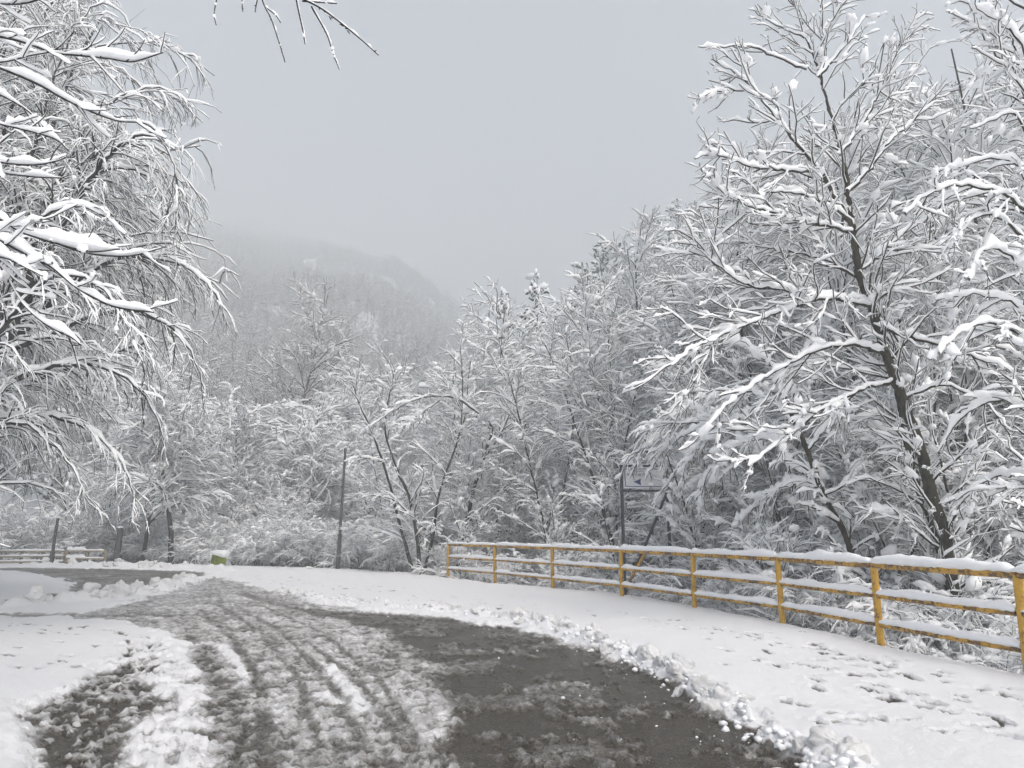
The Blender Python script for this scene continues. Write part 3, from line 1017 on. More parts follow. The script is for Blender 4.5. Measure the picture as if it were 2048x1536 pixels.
# ------------------------------------------------------------------ traced trees
def traced_tree(name, label, cat, stems, limbs, seed, base, bark='bark', sub=5.0, twig=6.0, sub_lf=.34, ldroop=.3, droop=.4, twl=.5, tw_r=.006, sw=.02, sh=.034, nclump=400,
                lsw=.03, lsh=.06, step=.09, flat=.7, subang=(.4, 1.0), submax=1.3, clump_r=(.03, .08), sides=8, third=True, smin=.22, kd=4):
    """stems and limbs as (points, r0, r1) in the world; side branches and twigs grown from them"""
    rg = np.random.RandomState(seed)
    base = np.asarray(base, float)
    tr, cr, sn = MB(), MB(), MB()
    Ls = []
    for pts, r0, r1 in stems:
        q = resample(pts, step * 1.6)
        q[:, :2] += rg.normal(0, .008, q[:, :2].shape)
        rad = taper(r0, r1, 1, len(q)) * (1 + .08 * rg.normal(size=(1, len(q))))
        tubes(tr, q[None] - base, rad, 9)
        snow_on(sn, rg, q[None] - base, rad * .7, lsw * .5, lsh * .7, 8, .45, thr=.2, pw=2.0)
        Ls.append((q[None], rad))
    for pts, r0, r1 in limbs:
        q = resample(pts, step)
        q += rg.normal(0, .012, q.shape)
        rad = taper(r0, r1, 1, len(q)) * (1 + .10 * rg.normal(size=(1, len(q))))
        tubes(cr, q[None] - base, rad, 6)
        sm = q.copy()
        snow_on(sn, rg, sm[None] - base, rad, lsw, lsh, sides, .40, thr=.15)
        Ls.append((q[None], rad))
    allC, allCr = [], []
    k2 = 9
    for q, rad in Ls:
        # even number of points so that all side branches can be grown together
        u = np.linspace(0, q.shape[1] - 1, k2)
        qq = np.stack([np.interp(u, np.arange(q.shape[1]), q[0, :, j]) for j in range(3)], -1)[None]
        rr = np.interp(u, np.arange(q.shape[1]), rad[0])[None]
        allC.append(qq); allCr.append(rr)
    B = np.concatenate(allC); Br = np.concatenate(allCr)
    p, d, l, r = sprout(rg, B, Br, sub, .12, 1.0, subang[0], subang[1], sub_lf, flat, smin)
    C = grow(rg, p, d, np.minimum(l, submax), 6, ldroop, .30)
    Cr = taper(np.clip(r * .55, tw_r * 1.2, .022), tw_r, len(C), 6)
    p, d, l, r = sprout(rg, C, Cr, twig * 1.15, .1, 1.0, .35, .9, .7, flat, .2)
    D = grow(rg, p, d, np.clip(l, .18, twl), kd, droop, .32)
    Dr = taper(tw_r * .9, tw_r * .55, len(D), kd)
    tubes(cr, C - base, Cr, 4)
    tubes(cr, D - base, Dr, 3)
    snow_on(sn, rg, C - base, Cr, sw * 1.15, sh * 1.2, 5, .6)
    snow_on(sn, rg, D - base, Dr, sw * .8, sh * .9, 4, .7)
    if third:
        p, d, l, r = sprout(rg, D, Dr, twig * .55, .1, 1.0, .4, 1.0, .6, flat, .10)
        E = grow(rg, p, d, np.clip(l, .10, twl * .6), 3, droop, .25)
        Er = taper(tw_r * .7, tw_r * .5, len(E), 3)
        tubes(cr, E - base, Er, 3)
        snow_on(sn, rg, E - base, Er, sw * .65, sh * .65, 4, .5)
    clumps(sn, rg, C - base, nclump // 2, clump_r[0], clump_r[1], 2.0, fine=True)
    clumps(sn, rg, D - base, nclump // 2, clump_r[0] * .8, clump_r[1] * .8, 2.0)
    TRI[0] += tr.tris() + cr.tris() + sn.tris()
    return finish(name, label, cat, [('trunk', tr, M[bark]), ('crown', cr, M[bark]), ('snow', sn, M['twig_snow'])], base)

def path(L, Y, dY=0.0, wob=.0, seed=0):
    """pixels to points: the limb starts at ground distance Y and leads dY farther (or nearer)"""
    n = len(L)
    return [at(x, y, Y + dY * i / max(n - 1, 1)) for i, (x, y) in enumerate(L)]

def below(p, drop=3.0):
    """carry a stem on down to the ground"""
    p = list(p)
    a, b = np.array(p[0]), np.array(p[1])
    z = tz(a[0], a[1]) - .2
    d = (a - b) / max(b[2] - a[2], .2)
    t = max(a[2] - z, .05)
    return [a + np.array([d[0] * t * .5, d[1] * t * .5, -t])] + p

# the tall tree whose bare top stands against the sky, right of the middle
YT = 11.2
stT = [(below(path([(1890, 1085), (1868, 1005), (1843, 905), (1805, 800), (1771, 708), (1743, 615), (1718, 547), (1706, 464)], YT)), .115, .060),
       (below(path([(1872, 1080), (1845, 1004), (1818, 905), (1800, 830), (1790, 740), (1800, 640)], YT + .5)), .075, .02)]
lm = []
def lim(L, r0, dY=0.0, Y=YT, r1=.007):
    lm.append((path(L, Y, dY), r0, r1))
lim([(1706, 464), (1675, 401), (1641, 344), (1597, 292), (1560, 245), (1513, 182), (1482, 117)], .042, -.3)
lim([(1706, 464), (1698, 396), (1683, 307), (1665, 245), (1641, 156), (1612, 73), (1592, 5), (1583, -60)], .050, .2)
lim([(1638, 151), (1685, 99), (1732, 31)], .022)
lim([(1641, 156), (1652, 90), (1640, 30), (1650, -40)], .020, .1)
lim([(1612, 140), (1550, 112), (1503, 94), (1450, 92), (1398, 94)], .020, -.2)
lim([(1610, 75), (1560, 55), (1510, 22)], .014, .1)
lim([(1513, 182), (1450, 182), (1395, 193)], .016, -.2)
lim([(1513, 180), (1470, 145), (1430, 125)], .014, -.2)
lim([(1555, 240), (1508, 245), (1441, 237)], .016, .2)
lim([(1641, 344), (1560, 341), (1493, 331), (1430, 307), (1388, 320)], .026, -.6)
lim([(1480, 328), (1440, 300), (1420, 285)], .012, -.1)
lim([(1706, 464), (1633, 448), (1550, 427), (1456, 393), (1410, 344)], .030, -.8)
lim([(1696, 385), (1743, 333), (1780, 281), (1820, 250), (1862, 198)], .030, .4)
lim([(1683, 307), (1717, 260), (1769, 167), (1790, 104), (1802, 68)], .024, .3)
lim([(1665, 245), (1690, 200), (1735, 160), (1770, 80)], .016, -.3)
lim([(1743, 615), (1665, 599), (1550, 578), (1482, 565), (1404, 500), (1368, 432)], .030, -.9)
lim([(1735, 600), (1640, 600), (1520, 640), (1400, 690), (1345, 730)], .030, -1.2)
lim([(1748, 651), (1847, 682), (1951, 714), (2030, 745)], .034, -.6)
lim([(1771, 708), (1690, 690), (1590, 720), (1480, 790), (1420, 850)], .030, -1.0)
lim([(1718, 547), (1780, 490), (1850, 440), (1930, 410)], .028, .5)
lim([(1740, 615), (1800, 560), (1860, 480), (1890, 380)], .024, .2)
lim([(1700, 440), (1620, 395), (1530, 385), (1440, 420)], .022, -.5)
lim([(1790, 760), (1700, 790), (1600, 850), (1500, 930)], .028, -1.0)
lim([(1805, 800), (1880, 770), (1960, 800), (2020, 860)], .026, -.8)
lim([(1725, 560), (1650, 520), (1560, 500), (1480, 480), (1420, 440)], .024, .9)
traced_tree('tall_bare_tree', 'tall bare tree with forked snowy top standing against the sky above the railing', 'tree', stT, lm, 301, stT[0][0][0], bark='bark_mossy',
            sub=4.4, twig=4.6, sub_lf=.42, ldroop=-.15, droop=.1, tw_r=.0078, sw=.016, sh=.028, lsw=.026, lsh=.055, nclump=320, submax=1.1, subang=(.45, .95), clump_r=(.03, .085), kd=6)

# the leaning tree whose branches bow down over the sign with heavy snow
YL = 12.6
stL = [(below(path([(1700, 1098), (1669, 1028), (1642, 975), (1615, 903), (1593, 854), (1570, 800)], YL)), .075, .035)]
lm = []
lim([(1640, 965), (1584, 930), (1560, 880), (1500, 845), (1440, 838), (1370, 850), (1300, 885), (1245, 930)], .032, 5.4, YL)
lim([(1520, 855), (1430, 870), (1370, 920), (1330, 980)], .018, 3.0, YL + 1.6)
lim([(1480, 840), (1400, 855), (1330, 900), (1290, 960)], .018, 3.2, YL + 2.0)
lim([(1560, 880), (1490, 880), (1430, 930), (1390, 1000)], .018, 2.6, YL + 1.0)
lim([(1400, 845), (1320, 850), (1290, 870), (1268, 900)], .014, 1.8, YL + 3.2)
lim([(1593, 854), (1540, 800), (1470, 780), (1390, 800), (1330, 840)], .022, 4.0, YL)
lim([(1615, 903), (1660, 850), (1720, 840), (1790, 870)], .022, -.3, YL)
lim([(1642, 975), (1590, 970), (1530, 1000), (1470, 1050)], .020, 2.6, YL)
lim([(1650, 990), (1720, 960), (1800, 980), (1860, 1020)], .020, -.4, YL)
lim([(1570, 800), (1540, 730), (1480, 690), (1400, 690)], .022, 1.6, YL)
lim([(1570, 800), (1600, 720), (1640, 660)], .022, .4, YL)
traced_tree('bowed_tree', 'leaning tree with branches bowed under thick snow over the white sign', 'tree', stL, lm, 302, stL[0][0][0], bark='bark_mossy',
            sub=3.6, twig=3.6, sub_lf=.42, ldroop=.8, droop=.8, tw_r=.008, sw=.026, sh=.042, lsw=.045, lsh=.10, nclump=260, submax=.8, clump_r=(.04, .11), third=False, kd=6)

# tree at the right edge with fat cushions of snow
YR = 9.0
stR = [(below([at(2140, 1250, YR), at(2120, 1050, YR), at(2090, 800, YR), at(2090, 500, YR), at(2070, 200, YR), at(2060, -100, YR)]), .085, .03)]
lm = []
lim([(2090, 470), (2030, 400), (1960, 375), (1900, 372), (1850, 395), (1810, 430)], .026, -.4, YR)
lim([(2090, 560), (2040, 470), (1980, 430), (1930, 450), (1900, 500)], .022, -.6, YR)
lim([(2090, 600), (2030, 520), (1970, 500), (1940, 560)], .020, -.7, YR)
lim([(2090, 330), (2030, 230), (1990, 240), (1940, 260)], .022, .2, YR)
lim([(2080, 250), (2020, 140), (1970, 80), (1935, 0)], .022, .3, YR)
lim([(2070, 180), (2030, 90), (2000, 10), (1990, -40)], .020, .3, YR)
lim([(2075, 160), (2020, 60), (1960, 20), (1950, -10)], .016, -.2, YR)
lim([(2090, 700), (2000, 650), (1930, 660), (1860, 720)], .022, -.4, YR)
lim([(2095, 850), (2010, 800), (1930, 830), (1880, 900)], .022, 1.0, YR)
lim([(2110, 1000), (2030, 950), (1960, 970), (1910, 1020)], .020, 1.6, YR)
lim([(2090, 640), (2010, 600), (1930, 590), (1870, 600)], .018, .4, YR)
lim([(2080, 350), (2000, 320), (1930, 330), (1880, 350)], .018, .4, YR)
traced_tree('cushioned_tree', 'tree with fat cushions of snow on drooping boughs beyond the end of the railing', 'tree', stR, lm, 303, stR[0][0][0], bark='bark_mossy',
            sub=4.0, twig=4.5, sub_lf=.40, ldroop=.45, droop=.3, tw_r=.007, sw=.020, sh=.038, lsw=.04, lsh=.085, nclump=140, submax=.8, clump_r=(.03, .07), kd=6)

# grove in the middle with thin dark stems
def stemmed(name, label, Y, stems, seed, extra=(), **kw):
    st = [(below(path(L, Y + dy)), r0, r1) for L, r0, r1, dy in stems]
    le = [(path(L, Y + dy, d2), r0, .006) for L, r0, dy, d2 in extra]
    a = dict(bark='bark', sub=3.4, twig=5.0, sub_lf=.36, ldroop=.35, droop=.3, tw_r=.009, sw=.024, sh=.038, lsw=.035, lsh=.06, nclump=420, submax=1.7, step=.16, clump_r=(.04, .10), third=True, smin=.4)
    a.update(kw)
    return traced_tree(name, label, 'tree', st, le, seed, st[0][0][0], **a)
stemmed('arching_tree', 'many-stemmed small tree with one bough arching left, behind the first railing posts', 23.5,
        [([(826, 1143), (804, 1065), (779, 968), (747, 871), (715, 800), (700, 740)], .07, .015, 1.5),
         ([(840, 1147), (832, 1061), (818, 993), (793, 936), (770, 850), (790, 740)], .075, .015, 1.0),
         ([(848, 1140), (866, 1072), (880, 980), (920, 860), (925, 760), (920, 690)], .06, .012, 1.5),
         ([(912, 1148), (926, 1097), (936, 1032), (960, 930), (985, 860), (955, 826)], .10, .04, 1.4)],
        311, [([(955, 826), (920, 800), (880, 792), (830, 800), (780, 825), (740, 855)], .04, 1.4, -.8),
              ([(960, 930), (1010, 850), (1040, 760), (1045, 660)], .045, 1.4, .5),
              ([(880, 800), (840, 830), (800, 860)], .02, 1.0, -.3)])
stemmed('fan_tree', 'slender tree leaning left with long straight stems beside the dark sign post', 21.6,
        [([(1226, 1095), (1208, 1029), (1187, 957), (1151, 853), (1120, 760), (1090, 690)], .07, .014, 1.0),
         ([(1236, 1090), (1230, 1000), (1228, 900), (1222, 760), (1215, 640)], .06, .014, 1.4),
         ([(1262, 1095), (1255, 1030), (1240, 960), (1262, 830), (1290, 720), (1320, 610)], .06, .012, .8),
         ([(1100, 1130), (1085, 1040), (1060, 930), (1030, 800), (1000, 690), (990, 620)], .05, .012, 1.8),
         ([(1110, 1130), (1120, 1030), (1140, 900), (1150, 780), (1130, 660)], .05, .012, 2.2)],
        312)
stemmed('twin_trunk_tree', 'tree with two dark mossy trunks beyond the railing beside the sign', 20.4,
        [([(1357, 1100), (1360, 1040), (1372, 980), (1380, 880), (1400, 760), (1395, 640), (1410, 520)], .10, .015, .4),
         ([(1385, 1100), (1388, 1030), (1394, 930), (1430, 820), (1460, 700), (1470, 560)], .09, .015, .8)],
        313, bark='bark_mossy')

# ------------------------------------------------------------------ left: roadside tree with foreground limbs, drooping birch behind
YF = 5.0
lm = []
stF = [([np.array([-5.6, 4.6, -.2]), np.array([-5.5, 4.7, 2.0]), np.array([-5.4, 4.7, 4.0]), np.array([-5.2, 4.8, 6.5])], .13, .06)]
def limF(L, r0, dY=0.0, Y=YF):
    p = path(L, Y, dY)
    a = np.array([-5.45, 4.7, 0])
    a[2] = max(p[0][2] - .35, .8)
    lm.append(([a] + p, r0 * .72, .0045))
limF([(-80, 55), (0, 72), (60, 92), (100, 106), (150, 110), (215, 115), (265, 122), (326, 106)], .020, .3)
limF([(-80, 110), (0, 137), (80, 172), (150, 206), (230, 240), (290, 250), (330, 285)], .020, .5)
limF([(-80, 125), (0, 124), (60, 114), (110, 102), (150, 62)], .012, .2)
limF([(-80, 225), (0, 250), (50, 262), (110, 278), (140, 300)], .013, .2)
limF([(-80, 300), (0, 322), (60, 328), (110, 320), (132, 313)], .013, .1)
limF([(-80, 330), (0, 344), (70, 352), (128, 355)], .012, .3)
limF([(-80, 405), (0, 440), (50, 470), (120, 490), (180, 503), (238, 497)], .017, .0)
limF([(-80, 420), (20, 452), (150, 498), (230, 512), (280, 510), (330, 494)], .018, .4)
limF([(-80, 450), (0, 484), (60, 512), (110, 542), (150, 574), (190, 597), (240, 614), (308, 624)], .020, -.2)
limF([(-80, 480), (0, 530), (30, 585), (80, 640), (140, 672), (160, 690)], .014, -.1)
limF([(-80, 510), (0, 516), (50, 535), (85, 552)], .011, -.3)
limF([(-80, 170), (0, 190), (60, 225), (90, 270)], .012, .2)
limF([(-80, -10), (0, 8), (60, 3), (120, -20)], .014, .2)
# a limb passing over the road, its tips hanging into the picture
lm.append(([np.array([-5.3, 4.75, 5.0]), at(150, -260, 4.6), at(420, -110, 4.2), at(560, -30, 4.0), at(606, 0, 4.0), at(647, 23, 4.0), at(700, 60, 4.0), at(758, 108, 4.0)], .030, .0035))
lm2 = [([(624, 12), (652, 64), (668, 110), (680, 140)], .006), ([(590, -15), (602, 41), (610, 85)], .006), ([(515, -50), (528, 10), (545, 45), (570, 122)], .006), ([(530, 12), (552, 30), (562, 47)], .004),
       ([(430, -100), (436, -20), (431, 25), (433, 50)], .006), ([(480, -70), (485, 22)], .005), ([(606, 0), (640, 3), (672, 8)], .005), ([(520, -20), (512, 20)], .005)]
for L, r in lm2:
    lm.append((path(L, 4.0), r, .003))
def foreground_tree():
    base = np.asarray(stF[0][0][0])
    rg = np.random.RandomState(77)
    tr, cr, sn = MB(), MB(), MB()
    for pts, r0, r1 in stF:
        q = resample(pts, .15)
        tubes(tr, q[None] - base, taper(r0, r1, 1, len(q)), 12)
    n_low = 13
    subs = []
    for i, (pts, r0, r1) in enumerate(lm):
        q = resample(pts, .03)
        m = len(q)
        s = np.arange(m) * .03
        wig = np.stack([noise2(s * 3 + i * 9, s * 0 + .5 + j, 400 + i) for j in range(3)], -1) * .012
        q = q + wig
        rad = taper(r0, max(r1, .0035), 1, m) * (1 + .16 * np.maximum(noise2(s * 14, s * 0 + .3, 500 + i), 0))[None]
        tubes(cr, q[None] - base, rad, 8)
        if i < n_low:
            # thick lumpy snow with slumps and gaps
            big = np.clip(.55 + 1.1 * noise2(s * 2.3 + 3.3 * i, s * 0 + .5, 600 + i) + .5 * noise2(s * 6.5, s * 0 + .2, 640 + i), .06, 1.7)
            T, S, U = frames(q[None])
            hz = np.sqrt(np.maximum(1 - T[0, :, 2] ** 2, 0))
            h = (.012 + .085 * big) * hz
            w = (.014 + .042 * big ** .7) * hz
            e = np.minimum(1, np.arange(m)[::-1] / 6.0 + .05)
            an = np.linspace(0, 2 * math.pi, 12, endpoint=False)
            prof = np.stack([np.cos(an), np.where(np.sin(an) > 0, np.sin(an), .38 * np.sin(an))], -1)
            sag = .25 * noise2(s * 1.7, s * 0 + .8, 660 + i) * w
            v = (q - base)[:, None] + S[0][:, None] * ((w * e)[:, None] * prof[:, 0] + sag[:, None])[..., None] + np.array([0, 0, 1]) * (rad[0] * .4)[:, None, None] + np.array([0, 0, 1]) * ((h * e)[:, None] * (.34 + .66 * prof[:, 1]))[..., None]
            nn = noise2(np.repeat(s[:, None] * 18, 12, 1), np.repeat(an[None] * 1.3, m, 0), 690 + i)
            v += (nn * .006)[..., None] * nrm(v - (q - base)[:, None])
            sn.add(v.reshape(-1, 3), quads(1, m, 12))
            subs.append((q, rad))
        else:
            snow_on(sn, rg, q[None] - base, rad, .002, .007, 5, .7, thr=.05, pw=.5)
            subs.append((q, rad))
    # side twigs on the low limbs
    B = np.stack([q[np.linspace(0, len(q) - 1, 12).astype(int)] for q, _ in subs[:n_low]])
    Br = np.stack([r[0][np.linspace(0, r.shape[1] - 1, 12).astype(int)] for _, r in subs[:n_low]])
    p, d, l, r = sprout(rg, B, Br, 5.0, .2, 1.0, .5, 1.0, .22, .7, .12)
    C = grow(rg, p, d, np.clip(l, .12, .5), 8, -.2, .25)
    Cr = taper(.0055, .003, len(C), 8)
    tubes(cr, C - base, Cr, 5)
    snow_on(sn, rg, C - base, Cr, .016, .030, 8, .5, gap=.3, pw=2.0)
    # buds and short spurs on the hanging tips
    for q, rad in subs[n_low:]:
        qq = q[None][:, np.linspace(0, q.shape[0] - 1, 12).astype(int)]
        p, d, l, r = sprout(rg, qq, np.full((1, 12), .004), 22, .35, 1.0, .3, .8, .02, 1.0, .012)
        E = grow(rg, p, d, np.clip(l, .012, .03), 3, 0, .1)
        if len(E): tubes(cr, E - base, np.stack([np.full(len(E), a) for a in (.0025, .0042, .001)], -1), 5)
    clumps(sn, rg, np.stack([q[np.linspace(int(len(q) * .6), len(q) - 1, 6).astype(int)] for q, _ in subs[n_low + 1:]]) - base, 16, .007, .014, 2.2, fine=True, drop=.2)
    finish('roadside_tree', 'roadside tree reaching thick snow-heaped limbs and thin budding tips over the road', 'tree', [('trunk', tr, M['bark']), ('crown', cr, M['bark']), ('snow', sn, M['twig_snow'])], base)
foreground_tree()

def birch(name, label, Y, seed, base_px, stem, limbs, **kw):
    st = [(below(path(stem, Y, .4)), .16, .03)]
    le = [(path(L, Y + dy, d2), r0, .005) for L, r0, dy, d2 in limbs]
    a = dict(bark='bark_grey', sub=9.0, twig=6.0, sub_lf=.30, ldroop=1.0, droop=1.2, tw_r=.0045, sw=.011, sh=.016, lsw=.022, lsh=.036, nclump=200, submax=1.5, twl=.6, step=.11, clump_r=(.015, .04), third=True, smin=.4, subang=(.3, .8))
    a.update(kw)
    return traced_tree(name, label, 'tree', st, le, seed, st[0][0][0], **a)
birch('weeping_birch', 'drooping birch with curtains of fine snow-dusted twigs leaning over the left verge', 9.5, 321, None,
      [(-120, 1120), (-60, 880), (0, 712), (35, 650), (62, 570), (105, 450), (150, 375), (195, 305)],
      [([(-20, 760), (40, 420), (110, 150), (180, 20), (235, 20), (262, 60)], .05, 0, 1.0),
       ([(35, 650), (90, 430), (170, 260), (250, 190), (330, 180), (385, 215)], .045, .2, .6),
       ([(62, 570), (150, 400), (230, 300), (300, 270), (345, 320), (356, 400), (352, 478)], .04, -.2, -.2),
       ([(20, 690), (120, 590), (230, 520), (330, 520), (400, 555), (440, 605), (448, 645)], .045, .2, .5),
       ([(0, 712), (120, 660), (230, 620), (320, 640), (380, 700), (410, 790)], .04, 0, .8),
       ([(-20, 780), (80, 740), (190, 730), (280, 780), (330, 880)], .04, 0, .6),
       ([(-50, 850), (60, 830), (160, 850), (240, 920), (270, 1000)], .035, .3, .4),
       ([(105, 450), (190, 350), (270, 340), (320, 380), (340, 450)], .03, .1, -.3),
       ([(-60, 600), (0, 300), (60, 100), (120, -20), (170, -60)], .045, .4, .6),
       ([(-60, 650), (30, 500), (110, 420), (190, 420), (250, 470)], .035, -.8, -.4),
       ([(-60, 780), (20, 640), (100, 560), (180, 560), (250, 640), (280, 720)], .035, -.8, -.4),
       ([(-80, 500), (-20, 200), (30, 40), (80, -60)], .04, -.4, .3),
       ([(-60, 900), (0, 850), (70, 860), (140, 930), (180, 1010)], .03, -.2, .4)])
for x_, y_, h_, rz_, lb in ((-9.9, 12.0, 12.5, 3.3, 'drooping birch right behind the thick snow-heaped roadside limbs'), (-13.2, 15.5, 14.0, 1.7, 'tallest drooping birch of the left verge, its top above the frosted twigs'),
                        (-11.6, 13.5, 10.5, .5, 'drooping birch just behind the big left birch, fine twigs hanging like curtains'), (-15.2, 18.0, 12.0, 2.2, 'tall drooping birch farther along the left verge, greyed by haze'),
                        (-18.6, 22.5, 11.0, 4.0, 'drooping birch on the left verge opposite the ploughed snow ridge'), (-16.5, 12.0, 12.0, 5.2, 'drooping birch set back from the left verge'), (-22.5, 26.0, 12.0, 1.2, 'drooping birch beside the low snow-buried wooden fence')):
    place(P['weep'], x_, y_, s=h_ / 10.0, rz=rz_, label=lb, cat='tree')

# ------------------------------------------------------------------ the wood behind the railing and across the end of the road
SIL = np.array([(-300, 700), (0, 760), (200, 800), (300, 790), (400, 770), (470, 800), (560, 820), (620, 770), (700, 720), (800, 690), (900, 660), (1000, 610), (1050, 560), (1100, 600), (1150, 640), (1200, 600),
                (1280, 540), (1350, 440), (1420, 340), (1500, 310), (1700, 250), (1800, 120), (1900, 80), (2048, 10), (2400, -100)], float)
def sil(px): return float(np.interp(px, SIL[:, 0], SIL[:, 1]))
def edge_y(px):
    """ground distance of the verge's outer edge in the direction of this pixel column"""
    pts = [(e[0] / e[1] * FPX * math.cos(PITCH) * .985 + 1024, e[1]) for e in EDGE]
    pts.sort()
    return float(np.interp(px, [p[0] for p in pts], [p[1] for p in pts]))
rp = random.Random(8)
LAB_T = 'slender many-stemmed tree loaded with snow in the thicket beyond the yellow railing'
LAB_S = 'low snow-laden shrub filling the bank below the yellow railing'
LAB_E = 'snow-laden tree in the grove behind the tall lamp post and mossy block'
LAB_ES = 'low snowy shrub at the foot of the grove beyond the snowbank'
n_t = 0
ORD = ['first', 'second', 'third', 'fourth', 'fifth', 'sixth', 'seventh', 'eighth']
POST_PX = [895, 990, 1105, 1243, 1389, 1557, 1752, 2045]
def bay(px):
    k = int(np.searchsorted(POST_PX, px)) - 1
    return ORD[max(0, min(k, 7))]
DEEP = {2: 'close behind', 3: 'a few steps behind', 4: 'well behind', 5: 'deep in the thicket behind', 6: 'in the back row behind'}
for row, (off, step_px, kind) in enumerate([(2.8, 150, 's'), (3.9, 170, 's'), (5.0, 180, 't'), (6.5, 200, 't'), (9.5, 190, 't'), (13.5, 170, 't'), (18.5, 150, 't')]):
    px = 520 + rp.uniform(0, 80)
    while px < 2350:
        ye = edge_y(px)
        Y = ye + off + rp.uniform(-.6, .6)
        x = (px - 1024) / FPX * Y * 1.0
        # keep the sight line to the sign open
        near_sign = 1150 < px < 1420 and Y < 20.4
        if kind == 's':
            if not near_sign or row < 1:
                place(P[rp.choice(['shrub_a', 'shrub_b'])], x, Y, s=rp.uniform(.45, .6) if near_sign or row == 0 else rp.uniform(.62, .92), rz=rp.uniform(0, 6.28), sx=rp.uniform(.95, 1.2),
                      label=('low snow-laden shrub %s the %s railing bay from the far end' % ('right below' if row == 0 else 'farther down the bank below', bay(px))) if px > 880 else LAB_ES, cat='shrub', group='shrubs below the railing' if px > 880 else 'shrubs at the foot of the grove')
        elif not near_sign:
            tall = sil(px)
            frac = {2: .55, 3: .70, 4: .85, 5: .98, 6: 1.0}[row] * rp.uniform(.86, 1.03)
            z = tz(x, Y)
            zt = min(top_z(px, tall, Y), 12.5 + 2 * row)
            h = (zt - z) * frac
            pr = P[rp.choice(['thick_a', 'thick_b', 'thick_c'] if h < 8.2 else ['tall_a', 'tall_b'])]
            s = float(np.clip(h / pr['h'], .55, 1.6))
            place(pr, x, Y, s=s, rz=rp.uniform(0, 6.28), sx=rp.uniform(.85, 1.1), label=('many-stemmed snowy tree %s the %s railing bay from the far end' % (DEEP[row], bay(px))) if px > 880 else LAB_E, cat='tree',
                  group='trees in the thicket beyond the railing' if px > 880 else 'trees in the grove behind the lamp post')
            n_t += 1
        px += step_px * rp.uniform(.7, 1.3) * (1 if px < 1500 else (1.1 if row < 3 else .8))

# left end of the road
place(P['round'], *at(342, 1135, 32.5)[:2], top=top_z(375, 735, 32.5), rz=1.0, label='round-crowned tree with a thick dark trunk left of the mossy block', cat='tree')
place(P['round'], *at(284, 1132, 33.5)[:2], top=top_z(300, 800, 33.5), rz=3.1, label='tree with a slim dark double trunk beside the dark grey pillar', cat='tree')
place(P['red'], *at(548, 1080, 46)[:2], top=top_z(552, 568, 46), rz=.4, label='tall reddish tree standing above the grove, paler in the haze', cat='tree')
place(P['round'], *at(600, 1110, 37)[:2], top=top_z(620, 770, 37), rz=5.0, label='broad pale tree between the reddish tree and the tall lamp post', cat='tree')
place(P['round'], *at(470, 1110, 40)[:2], top=top_z(470, 800, 40), rz=2.0, label='broad pale tree in front of the reddish tree', cat='tree')
for px, Y, tp, pr in ((-60, 37, 640, 'round'), (60, 40, 700, 'round'), (170, 38, 760, 'thick_b'), (215, 36, 850, 'thick_a'), (-180, 42, 600, 'round'), (110, 46, 640, 'red'), (250, 48, 700, 'round'), (350, 50, 720, 'red'), (700, 44, 720, 'round'),
                      (430, 36, 960, 'thick_b'), (520, 34, 1000, 'thick_a'), (590, 33, 980, 'thick_b')):
    c = at(px, 1120, Y)
    place(P[pr], c[0], c[1], top=top_z(px, tp, Y), rz=rp.uniform(0, 6), label='hazy snow-covered tree in the wood beyond the end of the road', cat='tree', group='trees beyond the end of the road')
for px, Y, s in ((20, 34, .95), (75, 33.5, 1.0), (125, 34.5, .9), (185, 34, .7), (225, 36, .6), (300, 37, 1.0), (330, 36, .9), (270, 38, 1.1), (355, 37, 1.0), (395, 33, .7), (470, 32.5, .7), (520, 31.5, .7), (560, 31, .8), (610, 30.5, .8), (640, 29.6, .7), (730, 28.5, .8), (780, 27.4, .8)):
    c = at(px, 1130, Y)
    place(P['shrub_b' if s > .75 else 'shrub_a'], c[0], c[1], s=s, rz=rp.uniform(0, 6), sx=1.2, label=LAB_ES, cat='shrub', group='shrubs at the foot of the grove')

# pines on the slope to the right
PINES = [(1215, 488, 50, 'pine_b', 1.25), (1252, 540, 47, 'pine_b', 1.1), (1180, 560, 46, 'pine_a', 1.2), (1310, 362, 62, 'spruce', 1.0), (1352, 400, 58, 'spruce', 1.0), (1385, 335, 66, 'spruce', 1.0), (1440, 282, 64, 'spruce', 1.0),
         (1490, 262, 62, 'pine_a', 1.0), (1545, 255, 60, 'spruce', 1.0), (1600, 190, 62, 'spruce', 1.0), (1660, 200, 58, 'pine_a', 1.0), (1730, 130, 60, 'spruce', 1.0), (1790, 150, 54, 'pine_b', 1.0), (1862, 18, 58, 'spruce', 1.0),
         (1900, 110, 50, 'pine_b', 1.0), (1960, 10, 52, 'pine_a', 1.1), (2010, -40, 50, 'pine_b', 1.1), (2080, -60, 46, 'pine_a', 1.0), (1420, 430, 48, 'pine_b', 1.0), (1500, 420, 46, 'pine_a', 1.0), (1700, 320, 45, 'spruce', 1.0), (1070, 550, 40, 'spruce', .75), (1008, 585, 42, 'spruce', .75), (1130, 610, 44, 'pine_a', .9)]
for i, (px, py, Y, pr, sx) in enumerate(PINES):
    Y = Y * 1.36 if Y > 45 else Y
    x = at(px, py, Y)[0]
    zt = top_z(px, py, Y)
    z = tz(x, Y)
    s = float(np.clip((zt - z) / P[pr]['h'], .45, 1.9))
    place(P[pr], x, Y, s=s, rz=rp.uniform(0, 6), sx=sx, label='%s on the misty slope %s' % ({'s': 'pointed snowy spruce', 'p': 'bushy snowy pine'}[pr[0]], 'behind the tall bare tree' if px > 1560 else ('left of the tall bare tree top' if px > 1290 else 'above the direction sign' if px > 1150 else 'above the arching small tree')), cat='conifer', group='conifers on the misty slope')

